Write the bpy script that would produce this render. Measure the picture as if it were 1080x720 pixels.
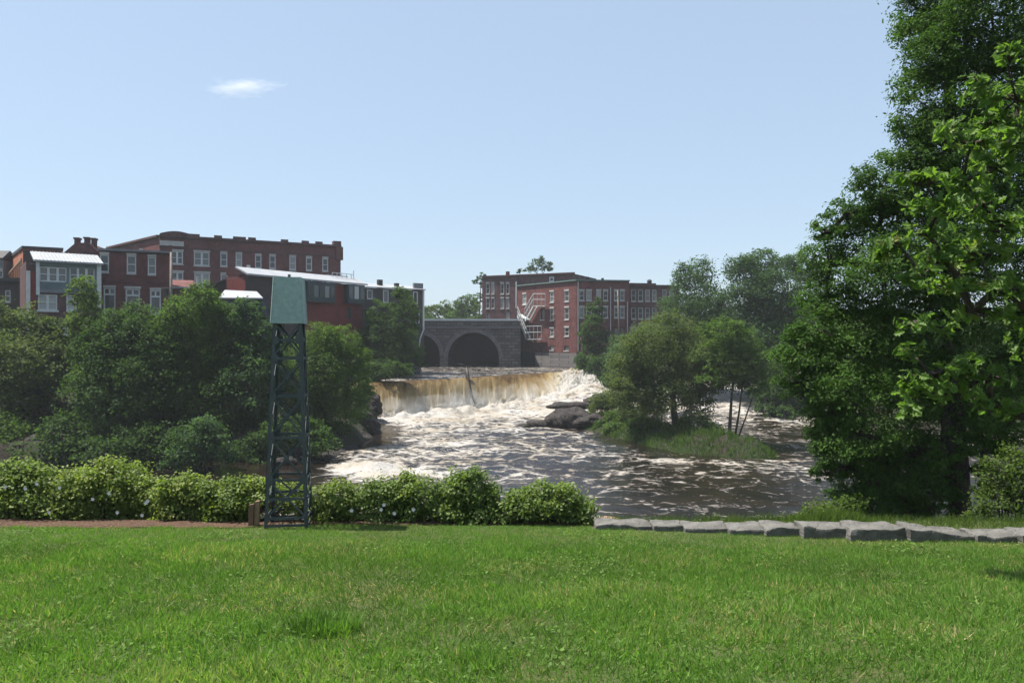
import bpy, math, random
import numpy as np
from mathutils import Vector

# ------------------------------------------------------------------ camera, sky, sun
for o in list(bpy.data.objects):
    bpy.data.objects.remove(o)
SC = bpy.context.scene
COL = SC.collection
F = 810.0
EYE = 1.6
cam = bpy.data.cameras.new('camera')
cam.sensor_width = 36.0
cam.lens = 36.0 * F / 1080.0
cam.clip_start = 0.05
cam.clip_end = 20000.0
cam_o = bpy.data.objects.new('camera', cam)
cam_o.location = (0, 0, EYE)
cam_o.rotation_euler = (math.radians(90), 0, 0)
COL.objects.link(cam_o)
SC.camera = cam_o

SUN_EL, SUN_AZ = 66.0, 80.0            # degrees; azimuth to the left of the view direction
sx = -math.sin(math.radians(SUN_AZ)) * math.cos(math.radians(SUN_EL))
sy = math.cos(math.radians(SUN_AZ)) * math.cos(math.radians(SUN_EL))
sz = math.sin(math.radians(SUN_EL))
sun = bpy.data.lights.new('sun', 'SUN')
sun.energy = 4.0
sun.angle = math.radians(0.55)
sun.color = (1.0, 0.95, 0.86)
sun_o = bpy.data.objects.new('sun', sun)
sun_o.rotation_euler = Vector((sx, sy, sz)).to_track_quat('Z', 'Y').to_euler()
sun_o.location = (0, 0, 60)
COL.objects.link(sun_o)

W = bpy.data.worlds.new('World')
SC.world = W
W.use_nodes = True
wn = W.node_tree
wn.nodes.clear()
sky = wn.nodes.new('ShaderNodeTexSky')
sky.sky_type = 'NISHITA'
sky.sun_disc = False
sky.sun_elevation = math.radians(SUN_EL)
sky.sun_rotation = math.radians(-SUN_AZ)
sky.air_density = 1.0
sky.dust_density = 1.2
sky.ozone_density = 1.2
bg = wn.nodes.new('ShaderNodeBackground')
bg.inputs['Strength'].default_value = 0.079
wo = wn.nodes.new('ShaderNodeOutputWorld')
pale = wn.nodes.new('ShaderNodeMix')                  # thin summer overcast veil over the clear sky
pale.data_type = 'RGBA'
pale.inputs[0].default_value = 0.66
pale.inputs[7].default_value = (2.5, 3.18, 3.98, 1)
wn.links.new(sky.outputs[0], pale.inputs[6])
wn.links.new(pale.outputs[2], bg.inputs[0])
wn.links.new(bg.outputs[0], wo.inputs[0])

SC.view_settings.view_transform = 'Standard'
SC.view_settings.look = 'None'
SC.view_settings.exposure = 1.4
SC.view_settings.gamma = 1.0
SC.render.engine = 'CYCLES'
SC.cycles.max_bounces = 8
SC.cycles.transparent_max_bounces = 8
SC.cycles.volume_bounces = 1

rng = np.random.default_rng(7)
random.seed(7)


# ------------------------------------------------------------------ helpers
def P(px, py, Y):
    return Vector(((px - 540) / F * Y, Y, EYE + (360 - py) / F * Y))


def sm(a, b, x):
    t = np.clip((np.asarray(x, float) - a) / (b - a), 0, 1)
    return t * t * (3 - 2 * t)


def _hash(ix, iy, seed):
    h = (ix.astype(np.int64) * 374761393 + iy.astype(np.int64) * 668265263 + seed * 1442695041) & 0x7fffffff
    h = ((h ^ (h >> 13)) * 1274126177) & 0x7fffffff
    return ((h ^ (h >> 16)) & 0xffff) / 65535.0


def vnoise(x, y, seed=0):
    x = np.asarray(x, float); y = np.asarray(y, float)
    ix = np.floor(x); iy = np.floor(y)
    fx = x - ix; fy = y - iy
    fx = fx * fx * fx * (fx * (fx * 6 - 15) + 10); fy = fy * fy * fy * (fy * (fy * 6 - 15) + 10)
    a = _hash(ix, iy, seed); b = _hash(ix + 1, iy, seed)
    c = _hash(ix, iy + 1, seed); d = _hash(ix + 1, iy + 1, seed)
    return (a * (1 - fx) + b * fx) * (1 - fy) + (c * (1 - fx) + d * fx) * fy


def fbm(x, y, seed=0, octaves=4, gain=0.5):
    s = 0; amp = 1.0; tot = 0
    for k in range(octaves):
        s = s + amp * vnoise(x * 2 ** k + 17.3 * k, y * 2 ** k - 9.1 * k, seed + k)
        tot += amp
        amp *= gain
    return s / tot


def props(o, label=None, cat=None, group=None, kind=None):
    if label: o['label'] = label
    if cat: o['category'] = cat
    if group: o['group'] = group
    if kind: o['kind'] = kind
    return o


def link(name, me, mat=None, parent=None):
    o = bpy.data.objects.new(name, me)
    COL.objects.link(o)
    if mat is not None and me is not None:
        me.materials.append(mat)
    if parent is not None:
        o.parent = parent
    return o


def empty(name, loc, label, cat, group=None):
    o = bpy.data.objects.new(name, None)
    o.location = loc
    o.empty_display_size = 0.3
    COL.objects.link(o)
    return props(o, label, cat, group)


def np_mesh(name, verts, faces, smooth=False, attrs=None):
    verts = np.asarray(verts, np.float32); faces = np.asarray(faces, np.int32)
    me = bpy.data.meshes.new(name)
    n, (m, k) = len(verts), faces.shape
    me.vertices.add(n); me.loops.add(m * k); me.polygons.add(m)
    me.vertices.foreach_set('co', verts.ravel())
    me.loops.foreach_set('vertex_index', faces.ravel())
    me.polygons.foreach_set('loop_start', np.arange(0, m * k, k, dtype=np.int32))
    if smooth:
        me.polygons.foreach_set('use_smooth', np.ones(m, bool))
    for an, av in (attrs or {}).items():
        at = me.attributes.new(an, 'FLOAT', 'POINT')
        at.data.foreach_set('value', np.asarray(av, np.float32).ravel())
    me.update(calc_edges=True)
    return me


def grid_mesh(name, X, Y, Z, attrs=None, smooth=True):
    r, c = X.shape
    idx = np.arange(r * c).reshape(r, c)
    f = np.stack([idx[:-1, :-1], idx[:-1, 1:], idx[1:, 1:], idx[1:, :-1]], -1).reshape(-1, 4)
    return np_mesh(name, np.stack([X, Y, Z], -1).reshape(-1, 3), f, smooth,
                   {k: np.broadcast_to(v, X.shape).ravel() for k, v in (attrs or {}).items()})


class MB:
    """collects boxes, bars, tubes and faces into one mesh"""
    def __init__(self):
        self.v = []; self.f = []

    def add(self, vs, fs):
        n = len(self.v)
        self.v += [tuple(v) for v in vs]
        self.f += [tuple(i + n for i in f) for f in fs]
        return self

    def box(self, x0, x1, y0, y1, z0, z1):
        return self.add([(x0, y0, z0), (x1, y0, z0), (x1, y1, z0), (x0, y1, z0),
                         (x0, y0, z1), (x1, y0, z1), (x1, y1, z1), (x0, y1, z1)],
                        [(0, 3, 2, 1), (4, 5, 6, 7), (0, 1, 5, 4), (1, 2, 6, 5), (2, 3, 7, 6), (3, 0, 4, 7)])

    def obox(self, o, d, n, u0, u1, w0, w1, z0, z1):
        """box in a facade frame: origin o, along d, inward n"""
        c = [(u, w, z) for z in (z0, z1) for (u, w) in ((u0, w0), (u1, w0), (u1, w1), (u0, w1))]
        return self.add([(o[0] + d[0] * u + n[0] * w, o[1] + d[1] * u + n[1] * w, z) for u, w, z in c],
                        [(0, 3, 2, 1), (4, 5, 6, 7), (0, 1, 5, 4), (1, 2, 6, 5), (2, 3, 7, 6), (3, 0, 4, 7)])

    def bar(self, p, q, w, h=None):
        p = Vector(p); q = Vector(q); h = h or w
        d = (q - p).normalized()
        s = d.cross(Vector((0, 0, 1)))
        if s.length < 1e-3: s = Vector((1, 0, 0))
        s.normalize(); t = s.cross(d)
        vs = []
        for c in (p, q):
            for a, b in ((-1, -1), (1, -1), (1, 1), (-1, 1)):
                vs.append(c + s * (a * w / 2) + t * (b * h / 2))
        return self.add(vs, [(0, 3, 2, 1), (4, 5, 6, 7), (0, 1, 5, 4), (1, 2, 6, 5), (2, 3, 7, 6), (3, 0, 4, 7)])

    def tube(self, pts, rad, n=8):
        pts = [Vector(p) for p in pts]
        if not hasattr(rad, '__len__'): rad = [rad] * len(pts)
        vs = []; fs = []
        for i, p in enumerate(pts):
            d = (pts[min(i + 1, len(pts) - 1)] - pts[max(i - 1, 0)]).normalized()
            s = d.cross(Vector((0.13, 0.27, 1)) if abs(d.z) < 0.9 else Vector((1, 0.1, 0))).normalized()
            t = d.cross(s)
            for k in range(n):
                a = 2 * math.pi * k / n
                vs.append(p + (s * math.cos(a) + t * math.sin(a)) * rad[i])
        for i in range(len(pts) - 1):
            for k in range(n):
                k2 = (k + 1) % n
                fs.append((i * n + k, i * n + k2, (i + 1) * n + k2, (i + 1) * n + k))
        fs.append(tuple(range(n))[::-1]); fs.append(tuple(range((len(pts) - 1) * n, len(pts) * n)))
        return self.add(vs, fs)

    def prism(self, pts, dvec):
        """extrude a polygon (3D points) along dvec"""
        n = len(pts); dv = Vector(dvec)
        vs = [Vector(p) for p in pts] + [Vector(p) + dv for p in pts]
        fs = [tuple(range(n)), tuple(range(2 * n - 1, n - 1, -1))]
        for i in range(n):
            j = (i + 1) % n
            fs.append((i, i + n, j + n, j))
        return self.add(vs, fs)

    def build(self, name, mat, parent=None, off=None, smooth=False):
        me = bpy.data.meshes.new(name)
        vs = self.v if off is None else [(a - off[0], b - off[1], c - off[2]) for a, b, c in self.v]
        me.from_pydata(vs, [], self.f)
        if smooth:
            me.polygons.foreach_set('use_smooth', np.ones(len(me.polygons), bool))
        me.update()
        return link(name, me, mat, parent)


# ------------------------------------------------------------------ materials
class NT:
    def __init__(self, name):
        self.m = bpy.data.materials.new(name)
        self.m.use_nodes = True
        self.t = self.m.node_tree
        self.t.nodes.clear()
        self.out = self.n('ShaderNodeOutputMaterial')

    def n(self, typ, **kw):
        nd = self.t.nodes.new(typ)
        for k, v in kw.items():
            if k.startswith('i_'):
                nd.inputs[k[2:].replace('_', ' ')].default_value = v
            else:
                setattr(nd, k, v)
        return nd

    def l(self, a, b):
        self.t.links.new(a, b)

    def coord(self, which='Object'):
        return self.n('ShaderNodeTexCoord').outputs[which]

    def noise(self, scale, detail=4, rough=0.55, vec=None, dist=0.0):
        nd = self.n('ShaderNodeTexNoise')
        nd.inputs['Scale'].default_value = scale
        nd.inputs['Detail'].default_value = detail
        nd.inputs['Roughness'].default_value = rough
        nd.inputs['Distortion'].default_value = dist
        if vec is not None: self.l(vec, nd.inputs['Vector'])
        return nd.outputs[0]

    def ramp(self, fac, stops):
        r = self.n('ShaderNodeValToRGB')
        el = r.color_ramp.elements
        while len(el) < len(stops): el.new(0.5)
        for e, (p, c) in zip(el, stops):
            e.position = p
            e.color = (*c, 1) if hasattr(c, '__len__') else (c, c, c, 1)
        self.l(fac, r.inputs[0])
        return r.outputs[0]

    def mix(self, fac, a, b, mode='MIX'):
        nd = self.n('ShaderNodeMix', data_type='RGBA', blend_type=mode)
        for sock, v in ((nd.inputs[0], fac), (nd.inputs[6], a), (nd.inputs[7], b)):
            if hasattr(v, 'is_linked'): self.l(v, sock)
            elif hasattr(v, '__len__'): sock.default_value = (*v, 1)
            else: sock.default_value = v
        return nd.outputs[2]

    def math(self, op, a, b=0.0, c=0.0):
        nd = self.n('ShaderNodeMath', operation=op)
        for s, v in zip(nd.inputs, (a, b, c)):
            if hasattr(v, 'is_linked'): self.l(v, s)
            else: s.default_value = v
        return nd.outputs[0]

    def mapping(self, vec, scale=(1, 1, 1), rot=(0, 0, 0)):
        nd = self.n('ShaderNodeMapping')
        nd.inputs['Scale'].default_value = scale
        nd.inputs['Rotation'].default_value = rot
        self.l(vec, nd.inputs[0])
        return nd.outputs[0]

    def bump(self, h, strength=0.4, dist=0.05):
        nd = self.n('ShaderNodeBump')
        nd.inputs['Strength'].default_value = strength
        nd.inputs['Distance'].default_value = dist
        self.l(h, nd.inputs['Height'])
        return nd.outputs[0]

    def attr(self, name):
        return self.n('ShaderNodeAttribute', attribute_name=name).outputs['Fac']

    def pbr(self, color, rough=0.8, normal=None, metal=0.0, spec=0.4):
        p = self.n('ShaderNodeBsdfPrincipled')
        for s, v in ((p.inputs['Base Color'], color), (p.inputs['Roughness'], rough)):
            if hasattr(v, 'is_linked'): self.l(v, s)
            elif hasattr(v, '__len__'): s.default_value = (*v, 1)
            else: s.default_value = v
        p.inputs['Metallic'].default_value = metal
        p.inputs['Specular IOR Level'].default_value = spec
        if normal is not None: self.l(normal, p.inputs['Normal'])
        self.l(p.outputs[0], self.out.inputs[0])
        return p


def plain(name, c1, c2=None, scale=1.5, rough=0.75, bump=0.2, metal=0.0, spec=0.35, detail=5):
    n = NT(name)
    co = n.coord()
    c2 = c2 or tuple(0.72 * x for x in c1)
    f = n.noise(scale, detail, 0.6, co)
    g = n.noise(scale * 9, 3, 0.6, co)
    col = n.mix(n.ramp(f, [(0.3, 0.0), (0.7, 1.0)]), c1, c2)
    col = n.mix(0.35, col, n.ramp(g, [(0.25, 0.25), (0.75, 1.0)]), 'MULTIPLY')
    n.pbr(col, rough, n.bump(g, bump, 0.02), metal, spec)
    return n.m


def brick(name, c1, c2, mortar, dirt=0.5):
    n = NT(name)
    co = n.coord()
    sep = n.n('ShaderNodeSeparateXYZ'); n.l(co, sep.inputs[0])
    cmb = n.n('ShaderNodeCombineXYZ')
    n.l(n.math('ADD', sep.outputs[0], sep.outputs[1]), cmb.inputs[0]); n.l(sep.outputs[2], cmb.inputs[1])
    bt = n.n('ShaderNodeTexBrick')
    bt.inputs['Scale'].default_value = 1.0
    bt.inputs['Brick Width'].default_value = 0.24
    bt.inputs['Row Height'].default_value = 0.079
    bt.inputs['Mortar Size'].default_value = 0.011
    bt.inputs['Color1'].default_value = (*c1, 1); bt.inputs['Color2'].default_value = (*c2, 1)
    bt.inputs['Mortar'].default_value = (*mortar, 1)
    n.l(cmb.outputs[0], bt.inputs['Vector'])
    stains = n.noise(0.35, 5, 0.65, n.mapping(co, (1, 1, 0.35)))
    grime = n.noise(1.6, 5, 0.7, co)
    col = n.mix(n.ramp(stains, [(0.40, 0.0), (0.62, dirt + 0.2)]), bt.outputs[0], tuple(0.4 * x + 0.004 for x in c1))
    col = n.mix(n.ramp(grime, [(0.45, 0.0), (0.70, 0.6)]), col, tuple(min(1, 1.9 * x + 0.02) for x in c2))
    n.pbr(col, 0.9, n.bump(bt.outputs['Fac'], 0.3, -0.01), 0, 0.2)
    return n.m


def leaf_mat(name, dark, light, odd=None, trans=0.48, gloss=0.09):
    n = NT(name)
    t = n.attr('tint')
    stops = [(0.0, dark), (0.75, light)]
    stops.append((0.97, odd if odd else tuple(1.25 * x for x in light)))
    col = n.ramp(t, stops)
    d = n.n('ShaderNodeBsdfPrincipled')
    n.l(col, d.inputs['Base Color'])
    d.inputs['Roughness'].default_value = 0.6
    d.inputs['Specular IOR Level'].default_value = gloss
    tr = n.n('ShaderNodeBsdfTranslucent')
    hsv = n.mix(1.0, col, (1.25, 1.4, 0.6), 'MULTIPLY')
    n.l(hsv, tr.inputs[0])
    mx = n.n('ShaderNodeMixShader')
    mx.inputs[0].default_value = trans
    n.l(d.outputs[0], mx.inputs[1]); n.l(tr.outputs[0], mx.inputs[2])
    n.l(mx.outputs[0], n.out.inputs[0])
    return n.m


def glass_mat():
    n = NT('window_glass')
    oi = n.n('ShaderNodeObjectInfo')
    col = n.ramp(oi.outputs['Random'], [(0.0, (0.02, 0.025, 0.03)), (0.5, (0.05, 0.055, 0.06)), (0.75, (0.20, 0.20, 0.20)), (1.0, (0.36, 0.36, 0.35))])
    n.pbr(col, 0.12, None, 0, 0.6)
    return n.m


M = {}
M['glass'] = glass_mat()
M['brick_red'] = brick('red_brick', (0.15, 0.045, 0.039), (0.095, 0.031, 0.03), (0.10, 0.075, 0.07))
M['brick_dark'] = brick('dark_brick', (0.12, 0.042, 0.038), (0.078, 0.031, 0.03), (0.085, 0.065, 0.062))
M['brick_brown'] = brick('brown_brick', (0.115, 0.052, 0.049), (0.075, 0.037, 0.036), (0.09, 0.07, 0.068))
M['brick_orange'] = brick('orange_brick', (0.42, 0.13, 0.06), (0.32, 0.10, 0.05), (0.3, 0.2, 0.16), 0.25)
M['red_paint'] = plain('red_painted_boards', (0.19, 0.036, 0.03), (0.125, 0.026, 0.025), 0.6)
M['white'] = plain('white_painted_wood', (0.66, 0.67, 0.66), (0.5, 0.51, 0.5), 2.0)
M['pale_stone'] = plain('pale_stone_trim', (0.5, 0.49, 0.46), (0.36, 0.35, 0.33), 2.0)
M['teal_clap'] = plain('blue_grey_clapboard', (0.16, 0.21, 0.22), (0.12, 0.16, 0.175), 1.0)
M['grey_clap'] = plain('grey_clapboard', (0.2, 0.21, 0.225), (0.14, 0.15, 0.165), 1.0)
M['shingle'] = plain('weathered_dark_shingle', (0.075, 0.062, 0.06), (0.04, 0.036, 0.038), 2.5)
M['dark_wall'] = plain('dark_brown_siding', (0.06, 0.045, 0.042), (0.035, 0.028, 0.028), 1.2)
M['blue_dark'] = plain('dark_blue_siding', (0.035, 0.04, 0.075), (0.025, 0.03, 0.05), 1.2)
M['teal_dark'] = plain('dark_teal_panels', (0.045, 0.075, 0.08), (0.03, 0.05, 0.055), 1.2)
M['metal_roof'] = plain('pale_metal_roof', (0.36, 0.37, 0.385), (0.29, 0.30, 0.315), 0.5, 0.5, 0.1)
M['tar_roof'] = plain('dark_roofing', (0.06, 0.058, 0.06), (0.04, 0.04, 0.042), 0.8)
M['green_trim'] = plain('weathered_green_copper', (0.13, 0.2, 0.18), (0.09, 0.14, 0.13), 1.5)
M['stair_metal'] = plain('pale_green_steel', (0.55, 0.6, 0.6), (0.42, 0.47, 0.47), 2.0)
M['bridge_stone'] = None
M['tower_steel'] = plain('grey_green_steel', (0.07, 0.086, 0.09), (0.045, 0.055, 0.06), 5.0, 0.6, 0.1, 0.0, 0.4)
M['tower_cap'] = plain('teal_painted_sheet', (0.29, 0.385, 0.365), (0.26, 0.345, 0.33), 2.0, 0.5, 0.05)
M['iron'] = plain('dark_iron', (0.03, 0.032, 0.033), (0.02, 0.02, 0.02), 3.0, 0.5)
M['pole_wood'] = plain('weathered_pole_wood', (0.22, 0.19, 0.165), (0.14, 0.12, 0.105), 3.0)
M['stake'] = plain('tan_stake_wood', (0.36, 0.24, 0.15), (0.24, 0.15, 0.09), 14.0)
M['stake_dark'] = plain('brown_stake_wood', (0.2, 0.11, 0.07), (0.13, 0.075, 0.05), 14.0)
M['bark'] = plain('grey_brown_bark', (0.075, 0.055, 0.042), (0.035, 0.027, 0.022), 3.0, 0.95, 0.8)
M['bark_near'] = plain('furrowed_bark', (0.085, 0.066, 0.052), (0.035, 0.027, 0.022), 9.0, 0.95, 1.0)
M['log'] = plain('wet_dark_wood', (0.045, 0.032, 0.026), (0.02, 0.015, 0.013), 2.0, 0.6)


def stone_mat(name, c1, c2, block=(1.1, 0.5), mortar=0.02, dirt=0.4):
    n = NT(name)
    co = n.coord()
    sep = n.n('ShaderNodeSeparateXYZ'); n.l(co, sep.inputs[0])
    cmb = n.n('ShaderNodeCombineXYZ')
    n.l(n.math('ADD', sep.outputs[0], sep.outputs[1]), cmb.inputs[0]); n.l(sep.outputs[2], cmb.inputs[1])
    bt = n.n('ShaderNodeTexBrick')
    bt.inputs['Scale'].default_value = 1.0
    bt.inputs['Brick Width'].default_value = block[0]
    bt.inputs['Row Height'].default_value = block[1]
    bt.inputs['Mortar Size'].default_value = mortar
    bt.inputs['Color1'].default_value = (*c1, 1); bt.inputs['Color2'].default_value = (*c2, 1)
    bt.inputs['Mortar'].default_value = tuple(0.5 * x for x in c2) + (1,)
    n.l(cmb.outputs[0], bt.inputs['Vector'])
    s = n.noise(0.5, 6, 0.7, co)
    col = n.mix(n.ramp(s, [(0.35, 0.0), (0.7, dirt)]), bt.outputs[0], tuple(0.4 * x for x in c1))
    g = n.noise(6, 4, 0.6, co)
    n.pbr(col, 0.9, n.bump(n.mix(0.5, g, bt.outputs['Fac']), 0.5, 0.05), 0, 0.25)
    return n.m


M['bridge_stone'] = stone_mat('dark_granite_blocks', (0.155, 0.135, 0.125), (0.072, 0.063, 0.062), (1.3, 0.62), 0.05)
M['ring_stone'] = stone_mat('granite_voussoirs', (0.17, 0.155, 0.155), (0.12, 0.11, 0.112), (0.6, 0.9))
M['found_stone'] = stone_mat('foundation_granite', (0.17, 0.155, 0.15), (0.11, 0.1, 0.1))


def rock_mat(name, c1, c2, c3, scale=1.0, rough=0.85, bump=0.8):
    n = NT(name)
    co = n.coord()
    a = n.noise(0.9 * scale, 8, 0.65, co)
    b = n.noise(7 * scale, 6, 0.7, co)
    v = n.n('ShaderNodeTexVoronoi', feature='DISTANCE_TO_EDGE'); v.inputs['Scale'].default_value = 1.4 * scale
    n.l(co, v.inputs['Vector'])
    col = n.mix(n.ramp(a, [(0.35, 0.0), (0.65, 1.0)]), c1, c2)
    col = n.mix(n.ramp(b, [(0.5, 0.0), (0.75, 0.7)]), col, c3)
    h = n.mix(0.5, n.mix(0.6, a, b), n.ramp(v.outputs[0], [(0, 0.0), (0.08, 1.0)]))
    n.pbr(col, rough, n.bump(h, bump, 0.08 / scale), 0, 0.22)
    return n.m


M['river_rock'] = rock_mat('wet_river_rock', (0.02, 0.017, 0.016), (0.034, 0.028, 0.026), (0.06, 0.05, 0.045), 0.9, 0.75, 1.0)
M['granite'] = rock_mat('split_grey_granite', (0.135, 0.13, 0.122), (0.07, 0.067, 0.062), (0.21, 0.2, 0.17), 5.0, 0.9)

M['leaf_mid'] = leaf_mat('mid_green_leaves', (0.03, 0.062, 0.015), (0.092, 0.15, 0.033))
M['leaf_light'] = leaf_mat('light_green_leaves', (0.04, 0.07, 0.018), (0.10, 0.15, 0.035))
M['leaf_dark'] = leaf_mat('dark_green_leaves', (0.022, 0.046, 0.015), (0.062, 0.108, 0.03))
M['leaf_olive'] = leaf_mat('olive_green_leaves', (0.038, 0.056, 0.02), (0.098, 0.13, 0.045))
M['leaf_blue'] = leaf_mat('bluish_green_leaves', (0.025, 0.052, 0.023), (0.064, 0.112, 0.046))
M['leaf_big'] = leaf_mat('feathery_dark_green_leaves', (0.026, 0.06, 0.014), (0.068, 0.13, 0.028), None, 0.4)
M['leaf_oak'] = leaf_mat('bright_oak_leaves', (0.06, 0.125, 0.022), (0.13, 0.22, 0.042), (0.22, 0.19, 0.07), 0.5, 0.5)
M['leaf_rose'] = leaf_mat('rose_leaves', (0.065, 0.11, 0.022), (0.185, 0.24, 0.055), (0.30, 0.29, 0.08), 0.45, 0.4)
M['leaf_rose_dark'] = leaf_mat('darker_rose_leaves', (0.055, 0.1, 0.02), (0.15, 0.21, 0.045), (0.26, 0.26, 0.08), 0.45, 0.4)
M['grass_blade'] = leaf_mat('lawn_grass_blades', (0.06, 0.125, 0.02), (0.15, 0.275, 0.052), (0.38, 0.33, 0.17), 0.45, 0.25)
M['leaf_clover'] = leaf_mat('clover_leaves', (0.05, 0.10, 0.02), (0.12, 0.20, 0.045), (0.2, 0.28, 0.1), 0.35)
M['petal'] = plain('white_petals', (0.8, 0.78, 0.76), (0.75, 0.7, 0.68), 30.0)


# ------------------------------------------------------------------ terrain shape
def shore_left(y):
    return np.interp(y, [36, 46, 52, 58, 62, 66, 70, 80, 92, 96, 110, 120, 130, 142, 250], [-140, -120, -75, -40, -26, -17, -13.6, -14.6, -16.6, -17.6, -15.6, -14.8, -15.5, -21.5, -22])


def shore_right(y):
    return np.interp(y, [20, 40, 60, 75, 85, 93, 102, 112, 118, 126, 140, 146, 155, 164, 250], [160, 110, 85, 60, 38, 33, 31, 25, 16, 12.5, 13, 8.5, 2.5, -7, -14])


ISLAND = [(1.8, 86.0), (8.0, 84.0), (13.0, 75.0), (17.0, 67.5), (20.0, 64.0)]
ISL_R = [1.0, 1.9, 3.0, 3.5, 1.8]


def island_h(x, y):
    x = np.asarray(x, float); y = np.asarray(y, float)
    best = np.full(np.broadcast(x, y).shape, -9.0)
    for (a, b, r0, r1) in zip(ISLAND[:-1], ISLAND[1:], ISL_R[:-1], ISL_R[1:]):
        dx, dy = b[0] - a[0], b[1] - a[1]
        t = np.clip(((x - a[0]) * dx + (y - a[1]) * dy) / (dx * dx + dy * dy), 0, 1)
        d = np.hypot(x - a[0] - t * dx, y - a[1] - t * dy) / (r0 + (r1 - r0) * t)
        best = np.maximum(best, 1 - d)
    return best


def crest_y(x):
    return np.interp(x, [-24, -17.7, -12.2, -5.3, 0.7, 5.3, 10.3, 14], [92, 94.2, 98.8, 108, 117.4, 122.7, 128.6, 132])


def foot_y(x):
    return np.interp(x, [-24, -16.3, -11.4, -5.0, 0.6, 5.2, 13.2, 16], [88, 91, 94.8, 103, 110, 114, 117.5, 118])


def foot_z(x):
    return np.interp(x, [-24, -5, 0.6, 5.2, 13.2], [-7.7, -7.6, -7.25, -6.6, -5.6])


def water_z(x, y):
    z = -7.7 - 0.5 * sm(80, 45, y)
    z = z + 2.1 * sm(-2, 13, x) * sm(98, 117, y) + 1.8 * sm(17, 24, x) * sm(80, 108, y)
    return z


def h(x, y):
    x = np.asarray(x, float); y = np.asarray(y, float)
    lawn = -0.092 * np.maximum(y, 0) + 0.05 * (fbm(x * 0.35, y * 0.35, 3, 3) - 0.5) * sm(0.5, 3, y)
    z = np.where(y > 11.3, -1.04 - 8.6 * np.clip((y - 11.3) / 15.5, 0, 1) ** 0.9, lawn)
    rough = (fbm(x * 0.5, y * 0.5, 5, 4) - 0.5)
    bed = np.where(y > crest_y(x) + 0.6, -4.3, -9.3)
    wet = y > 26
    z = np.where(wet, np.maximum(-9.64, bed), z)
    dl = shore_left(y) - x
    base = np.where(y > 26, 1, 0)
    left = bed + 3.0 * sm(-1.5, 1.5, dl) + 4.5 * sm(1, 14, dl) * sm(60, 84, y) + 4.5 * sm(12, 40, dl) * sm(70, 105, y) + rough * 1.4 * sm(-1, 4, dl)
    z = np.where((dl > -1.5) & (base > 0) & (y > 36), np.maximum(z, left), z)
    dr = x - shore_right(y)
    right = bed + 3.2 * sm(-1.5, 2, dr) + 4.5 * sm(1, 16, dr) + 3.0 * sm(14, 40, dr) + rough * 1.4 * sm(-1, 4, dr)
    z = np.where((dr > -1.5) & (base > 0), np.maximum(z, right), z)
    ih = island_h(x, y)
    isl = water_z(x, y) + np.clip(ih, -0.3, 1) * (0.5 + 1.2 * sm(7, 13, x)) + rough * 0.5 * sm(5, 11, x) - 0.12
    z = np.where(ih > -0.3, np.maximum(z, isl), z)
    z = np.where((y > 158) & (y < 330), np.maximum(z, -4.3 + 7.8 * sm(159, 167, y) + rough), z)  # bank added across the river under the bridge to keep the arches dark
    far = sm(190, 330, y)
    z = z * (1 - far) + (-1.0) * far
    return z


def hz(x, y):
    return float(h(np.array([x]), np.array([y]))[0])
# ------------------------------------------------------------------ ground
def terrain_material():
    n = NT('riverbank_soil')
    co = n.coord()
    a = n.noise(0.5, 6, 0.65, co)
    b = n.noise(5, 6, 0.7, co)
    col = n.mix(n.ramp(a, [(0.4, 0.0), (0.6, 1.0)]), (0.028, 0.022, 0.017), (0.02, 0.03, 0.012))
    col = n.mix(n.ramp(b, [(0.5, 0.0), (0.75, 0.6)]), col, (0.055, 0.045, 0.036))
    n.pbr(col, 0.95, n.bump(b, 0.8, 0.1), 0, 0.2)
    return n.m


def lawn_material():
    n = NT('lawn_soil')
    co = n.coord()
    a = n.noise(0.8, 5, 0.6, co)
    b = n.noise(30, 5, 0.7, co)
    col = n.mix(n.ramp(a, [(0.4, 0.0), (0.65, 1.0)]), (0.045, 0.075, 0.018), (0.065, 0.075, 0.025))
    col = n.mix(n.ramp(b, [(0.45, 0.0), (0.75, 0.8)]), col, (0.12, 0.10, 0.05))
    n.pbr(col, 0.95, n.bump(b, 0.8, 0.03), 0, 0.2)
    return n.m


def mulch_material():
    n = NT('bark_mulch')
    co = n.coord()
    v = n.n('ShaderNodeTexVoronoi'); v.inputs['Scale'].default_value = 28.0
    n.l(n.mapping(co, (1, 2.2, 1)), v.inputs['Vector'])
    b = n.noise(40, 5, 0.7, co)
    col = n.mix(n.ramp(v.outputs['Color'], [(0.2, 0.0), (0.8, 1.0)]), (0.075, 0.043, 0.028), (0.155, 0.095, 0.065))
    col = n.mix(n.ramp(b, [(0.4, 0.0), (0.7, 0.6)]), col, (0.05, 0.03, 0.022))
    n.pbr(col, 0.95, n.bump(v.outputs['Distance'], 1.0, 0.03), 0, 0.2)
    return n.m


gx, gy = np.meshgrid(np.concatenate([np.arange(-300, -30, 15), np.arange(-30, 30.1, 0.3), np.arange(45, 301, 15)]),
                     np.concatenate([np.arange(-120, -6, 6), np.arange(-6, 11.31, 0.2468)]))
gy[-1] = 11.3
lawn = link('lawn', grid_mesh('lawn', gx, gy, h(gx, gy)), lawn_material())
props(lawn, 'mown green lawn sloping down to the rose bushes and the stone kerb', None, None, 'structure')

gx, gy = np.meshgrid(np.concatenate([np.arange(-2400, -140, 90), np.arange(-140, 140.1, 0.9), np.arange(230, 2401, 90)]),
                     np.concatenate([np.arange(11.3, 27, 0.5), np.arange(27, 215, 0.9), np.arange(215, 420, 8), np.arange(430, 6000, 190)]))
ter = link('terrain', grid_mesh('terrain', gx, gy, h(gx, gy)), terrain_material())
props(ter, 'dark earth river banks and bed under the trees and buildings', None, None, 'structure')

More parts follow.
